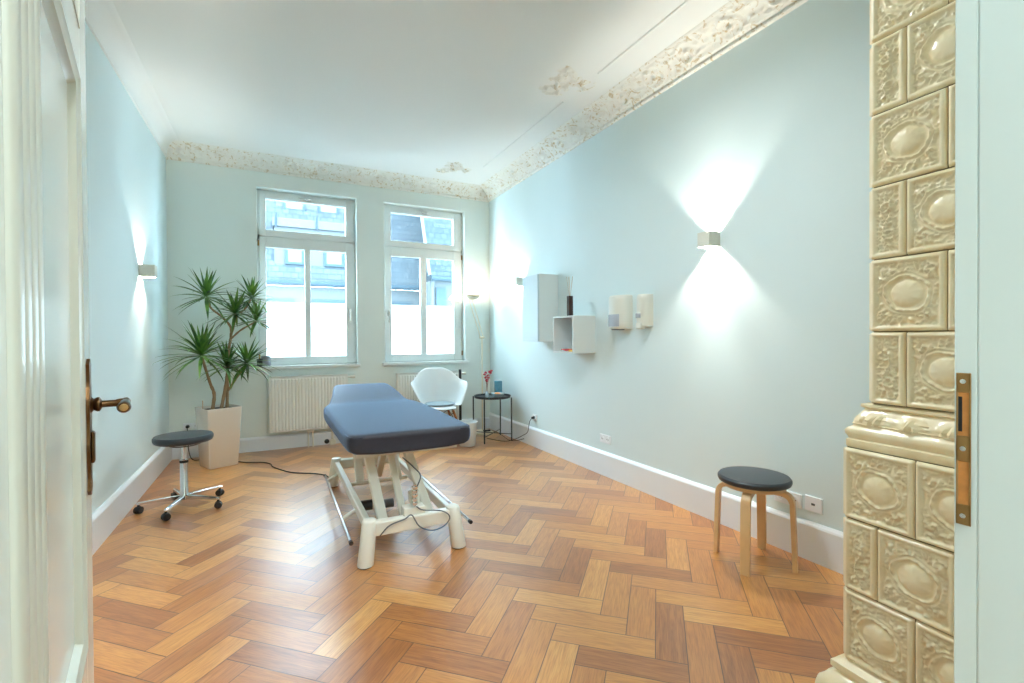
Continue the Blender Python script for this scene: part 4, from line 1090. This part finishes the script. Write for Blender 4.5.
hl_ = thing('hall_fill_lamp', 'unseen round flush lamp added in the hall as fill from behind the viewpoint', 'lamp', (.4, -1.1, ZC - .06))
bm = B(); lathe(bm, [(.2, 0), (.21, 0), (.21, .06), (0, .06), (0, .05), (.2, .045), (.2, 0)], 32); link('rim', bm, M['lamp'], hl_, smooth=True)
area('hall_fill_light', (.4, -1.1, ZC - .045), .36, 42, (.88, .97, 1.0))  # added fill for the door leaf and jamb
for p, e_ in zip(LAMP, (15, 3.2, 9, 15)):
    point('wall_lamp_light', p, .008, e_, (1, .93, .82))
    for flip in (0, PI):                                   # lensed emitters that throw the narrow beams down and up
        l = bpy.data.lights.new('wall_lamp_beam', 'SPOT'); l.energy = e_ * (.45 if flip else 1.5); l.color = (1, .94, .84); l.spot_size = R(62); l.spot_blend = .7; l.shadow_soft_size = .012
        o = bpy.data.objects.new('wall_lamp_beam', l); C.objects.link(o); o.location = (p[0] + (-.012 if p[0] > 0 else .012), p[1], p[2]); o.rotation_euler = (flip, R(-14) * (1 if p[0] > 0 else -1) * (-1 if flip else 1) * -1, 0)
point('torchiere_light', (2.345 - .125, 5.52, 1.745), .03, 3.6, (1, .80, .60))

# ------------------------------------------------------------------ outside
def T_(name, label, cat): return thing('street_house', label, cat, group='houses across the street')
slope = 1.9
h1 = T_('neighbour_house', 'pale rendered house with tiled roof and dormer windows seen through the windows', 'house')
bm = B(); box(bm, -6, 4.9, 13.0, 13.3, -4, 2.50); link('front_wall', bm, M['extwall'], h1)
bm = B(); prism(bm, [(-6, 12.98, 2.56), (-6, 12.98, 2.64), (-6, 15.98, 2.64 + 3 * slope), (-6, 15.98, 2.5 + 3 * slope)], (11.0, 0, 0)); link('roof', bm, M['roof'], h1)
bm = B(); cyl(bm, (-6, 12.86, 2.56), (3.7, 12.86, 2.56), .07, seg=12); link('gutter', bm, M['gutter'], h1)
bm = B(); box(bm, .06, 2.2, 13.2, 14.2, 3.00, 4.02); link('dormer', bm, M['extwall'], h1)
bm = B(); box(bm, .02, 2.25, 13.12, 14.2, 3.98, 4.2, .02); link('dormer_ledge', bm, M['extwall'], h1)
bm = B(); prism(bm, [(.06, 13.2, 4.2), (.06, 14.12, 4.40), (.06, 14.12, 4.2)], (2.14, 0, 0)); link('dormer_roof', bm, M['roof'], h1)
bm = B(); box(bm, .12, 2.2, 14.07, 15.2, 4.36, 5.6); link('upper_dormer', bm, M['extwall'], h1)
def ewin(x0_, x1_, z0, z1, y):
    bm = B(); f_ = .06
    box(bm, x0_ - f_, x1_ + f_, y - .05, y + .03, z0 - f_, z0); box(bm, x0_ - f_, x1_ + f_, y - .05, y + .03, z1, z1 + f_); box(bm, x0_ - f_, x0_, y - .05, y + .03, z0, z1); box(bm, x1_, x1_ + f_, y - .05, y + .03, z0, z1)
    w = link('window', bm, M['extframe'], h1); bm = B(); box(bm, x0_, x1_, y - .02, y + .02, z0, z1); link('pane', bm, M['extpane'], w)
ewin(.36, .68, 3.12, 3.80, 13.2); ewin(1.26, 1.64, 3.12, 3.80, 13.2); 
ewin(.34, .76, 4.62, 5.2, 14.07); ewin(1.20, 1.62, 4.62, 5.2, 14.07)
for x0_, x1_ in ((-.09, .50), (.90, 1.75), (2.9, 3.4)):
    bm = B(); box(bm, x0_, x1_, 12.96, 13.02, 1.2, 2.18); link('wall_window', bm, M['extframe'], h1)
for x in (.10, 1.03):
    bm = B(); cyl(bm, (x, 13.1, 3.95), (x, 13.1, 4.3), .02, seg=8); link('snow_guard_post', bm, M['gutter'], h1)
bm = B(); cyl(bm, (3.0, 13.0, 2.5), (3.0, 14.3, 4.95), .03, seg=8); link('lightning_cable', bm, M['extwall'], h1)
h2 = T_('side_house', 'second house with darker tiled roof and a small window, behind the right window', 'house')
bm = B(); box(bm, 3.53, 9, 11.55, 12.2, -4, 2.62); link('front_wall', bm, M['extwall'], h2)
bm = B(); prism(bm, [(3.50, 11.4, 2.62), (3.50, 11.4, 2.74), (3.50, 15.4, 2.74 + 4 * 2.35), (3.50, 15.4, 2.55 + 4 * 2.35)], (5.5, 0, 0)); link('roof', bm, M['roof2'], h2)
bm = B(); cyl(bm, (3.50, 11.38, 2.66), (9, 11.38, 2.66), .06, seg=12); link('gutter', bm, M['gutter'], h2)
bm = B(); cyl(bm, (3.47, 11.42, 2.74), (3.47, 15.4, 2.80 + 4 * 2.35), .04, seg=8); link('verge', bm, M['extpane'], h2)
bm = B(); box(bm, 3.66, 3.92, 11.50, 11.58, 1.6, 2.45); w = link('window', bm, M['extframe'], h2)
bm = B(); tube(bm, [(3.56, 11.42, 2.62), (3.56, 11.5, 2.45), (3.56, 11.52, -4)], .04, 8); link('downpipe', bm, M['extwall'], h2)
bm = B(); box(bm, -14, 16, YB + .32, 13, -4.1, -4); g = struct('ground', bm, M['street'])

# ------------------------------------------------------------------ world, portals, camera
w = bpy.data.worlds.new('overcast'); bpy.context.scene.world = w; w.use_nodes = True
bg = w.node_tree.nodes['Background']; nt = w.node_tree
tcw = N(nt, 'ShaderNodeTexCoord'); sxw = N(nt, 'ShaderNodeSeparateXYZ'); nt.links.new(tcw.outputs['Generated'], sxw.inputs[0])
crw = N(nt, 'ShaderNodeValToRGB'); crw.color_ramp.elements[0].position = 0; crw.color_ramp.elements[0].color = (.60, .79, .95, 1)
crw.color_ramp.elements[1].position = 1; crw.color_ramp.elements[1].color = (.76, .90, 1.0, 1)
nt.links.new(sxw.outputs[2], crw.inputs[0]); nt.links.new(crw.outputs[0], bg.inputs[0]); bg.inputs[1].default_value = 19
for xa_, xb_ in (W1, W2):
    area('window_portal', ((xa_ + xb_) / 2, YB + .31, (ZS + ZT) / 2), xb_ - xa_, 1, (1, 1, 1), (R(-90), 0, 0), 'RECTANGLE', True, ZT - ZS)

cam = bpy.data.cameras.new('camera'); co = bpy.data.objects.new('camera', cam); C.objects.link(co); bpy.context.scene.camera = co
cam.sensor_width = 36; cam.lens = 477.6 / 1024 * 36; cam.clip_start = .02; cam.clip_end = 100
yaw, pitch, roll = .4646, -.00881, -.00588
F = Vector((math.sin(yaw) * math.cos(pitch), math.cos(yaw) * math.cos(pitch), math.sin(pitch)))
Rt = Vector((math.cos(yaw), -math.sin(yaw), 0)); U = Rt.cross(F)
R2 = Rt * math.cos(roll) + U * math.sin(roll); U2 = U * math.cos(roll) - Rt * math.sin(roll)
co.matrix_world = Matrix(((R2.x, U2.x, -F.x, 0), (R2.y, U2.y, -F.y, 0), (R2.z, U2.z, -F.z, 1.2), (0, 0, 0, 1)))

sc = bpy.context.scene
sc.view_settings.view_transform = 'Standard'; sc.view_settings.look = 'None'; sc.view_settings.gamma = 1; sc.view_settings.use_curve_mapping = False
sc.view_settings.exposure = 1.17
sc.cycles.use_denoising = True; sc.cycles.max_bounces = 10; sc.cycles.diffuse_bounces = 6; sc.cycles.glossy_bounces = 4; sc.cycles.transparent_max_bounces = 8
sc.cycles.caustics_reflective = False; sc.cycles.caustics_refractive = False; sc.cycles.sample_clamp_indirect = 6
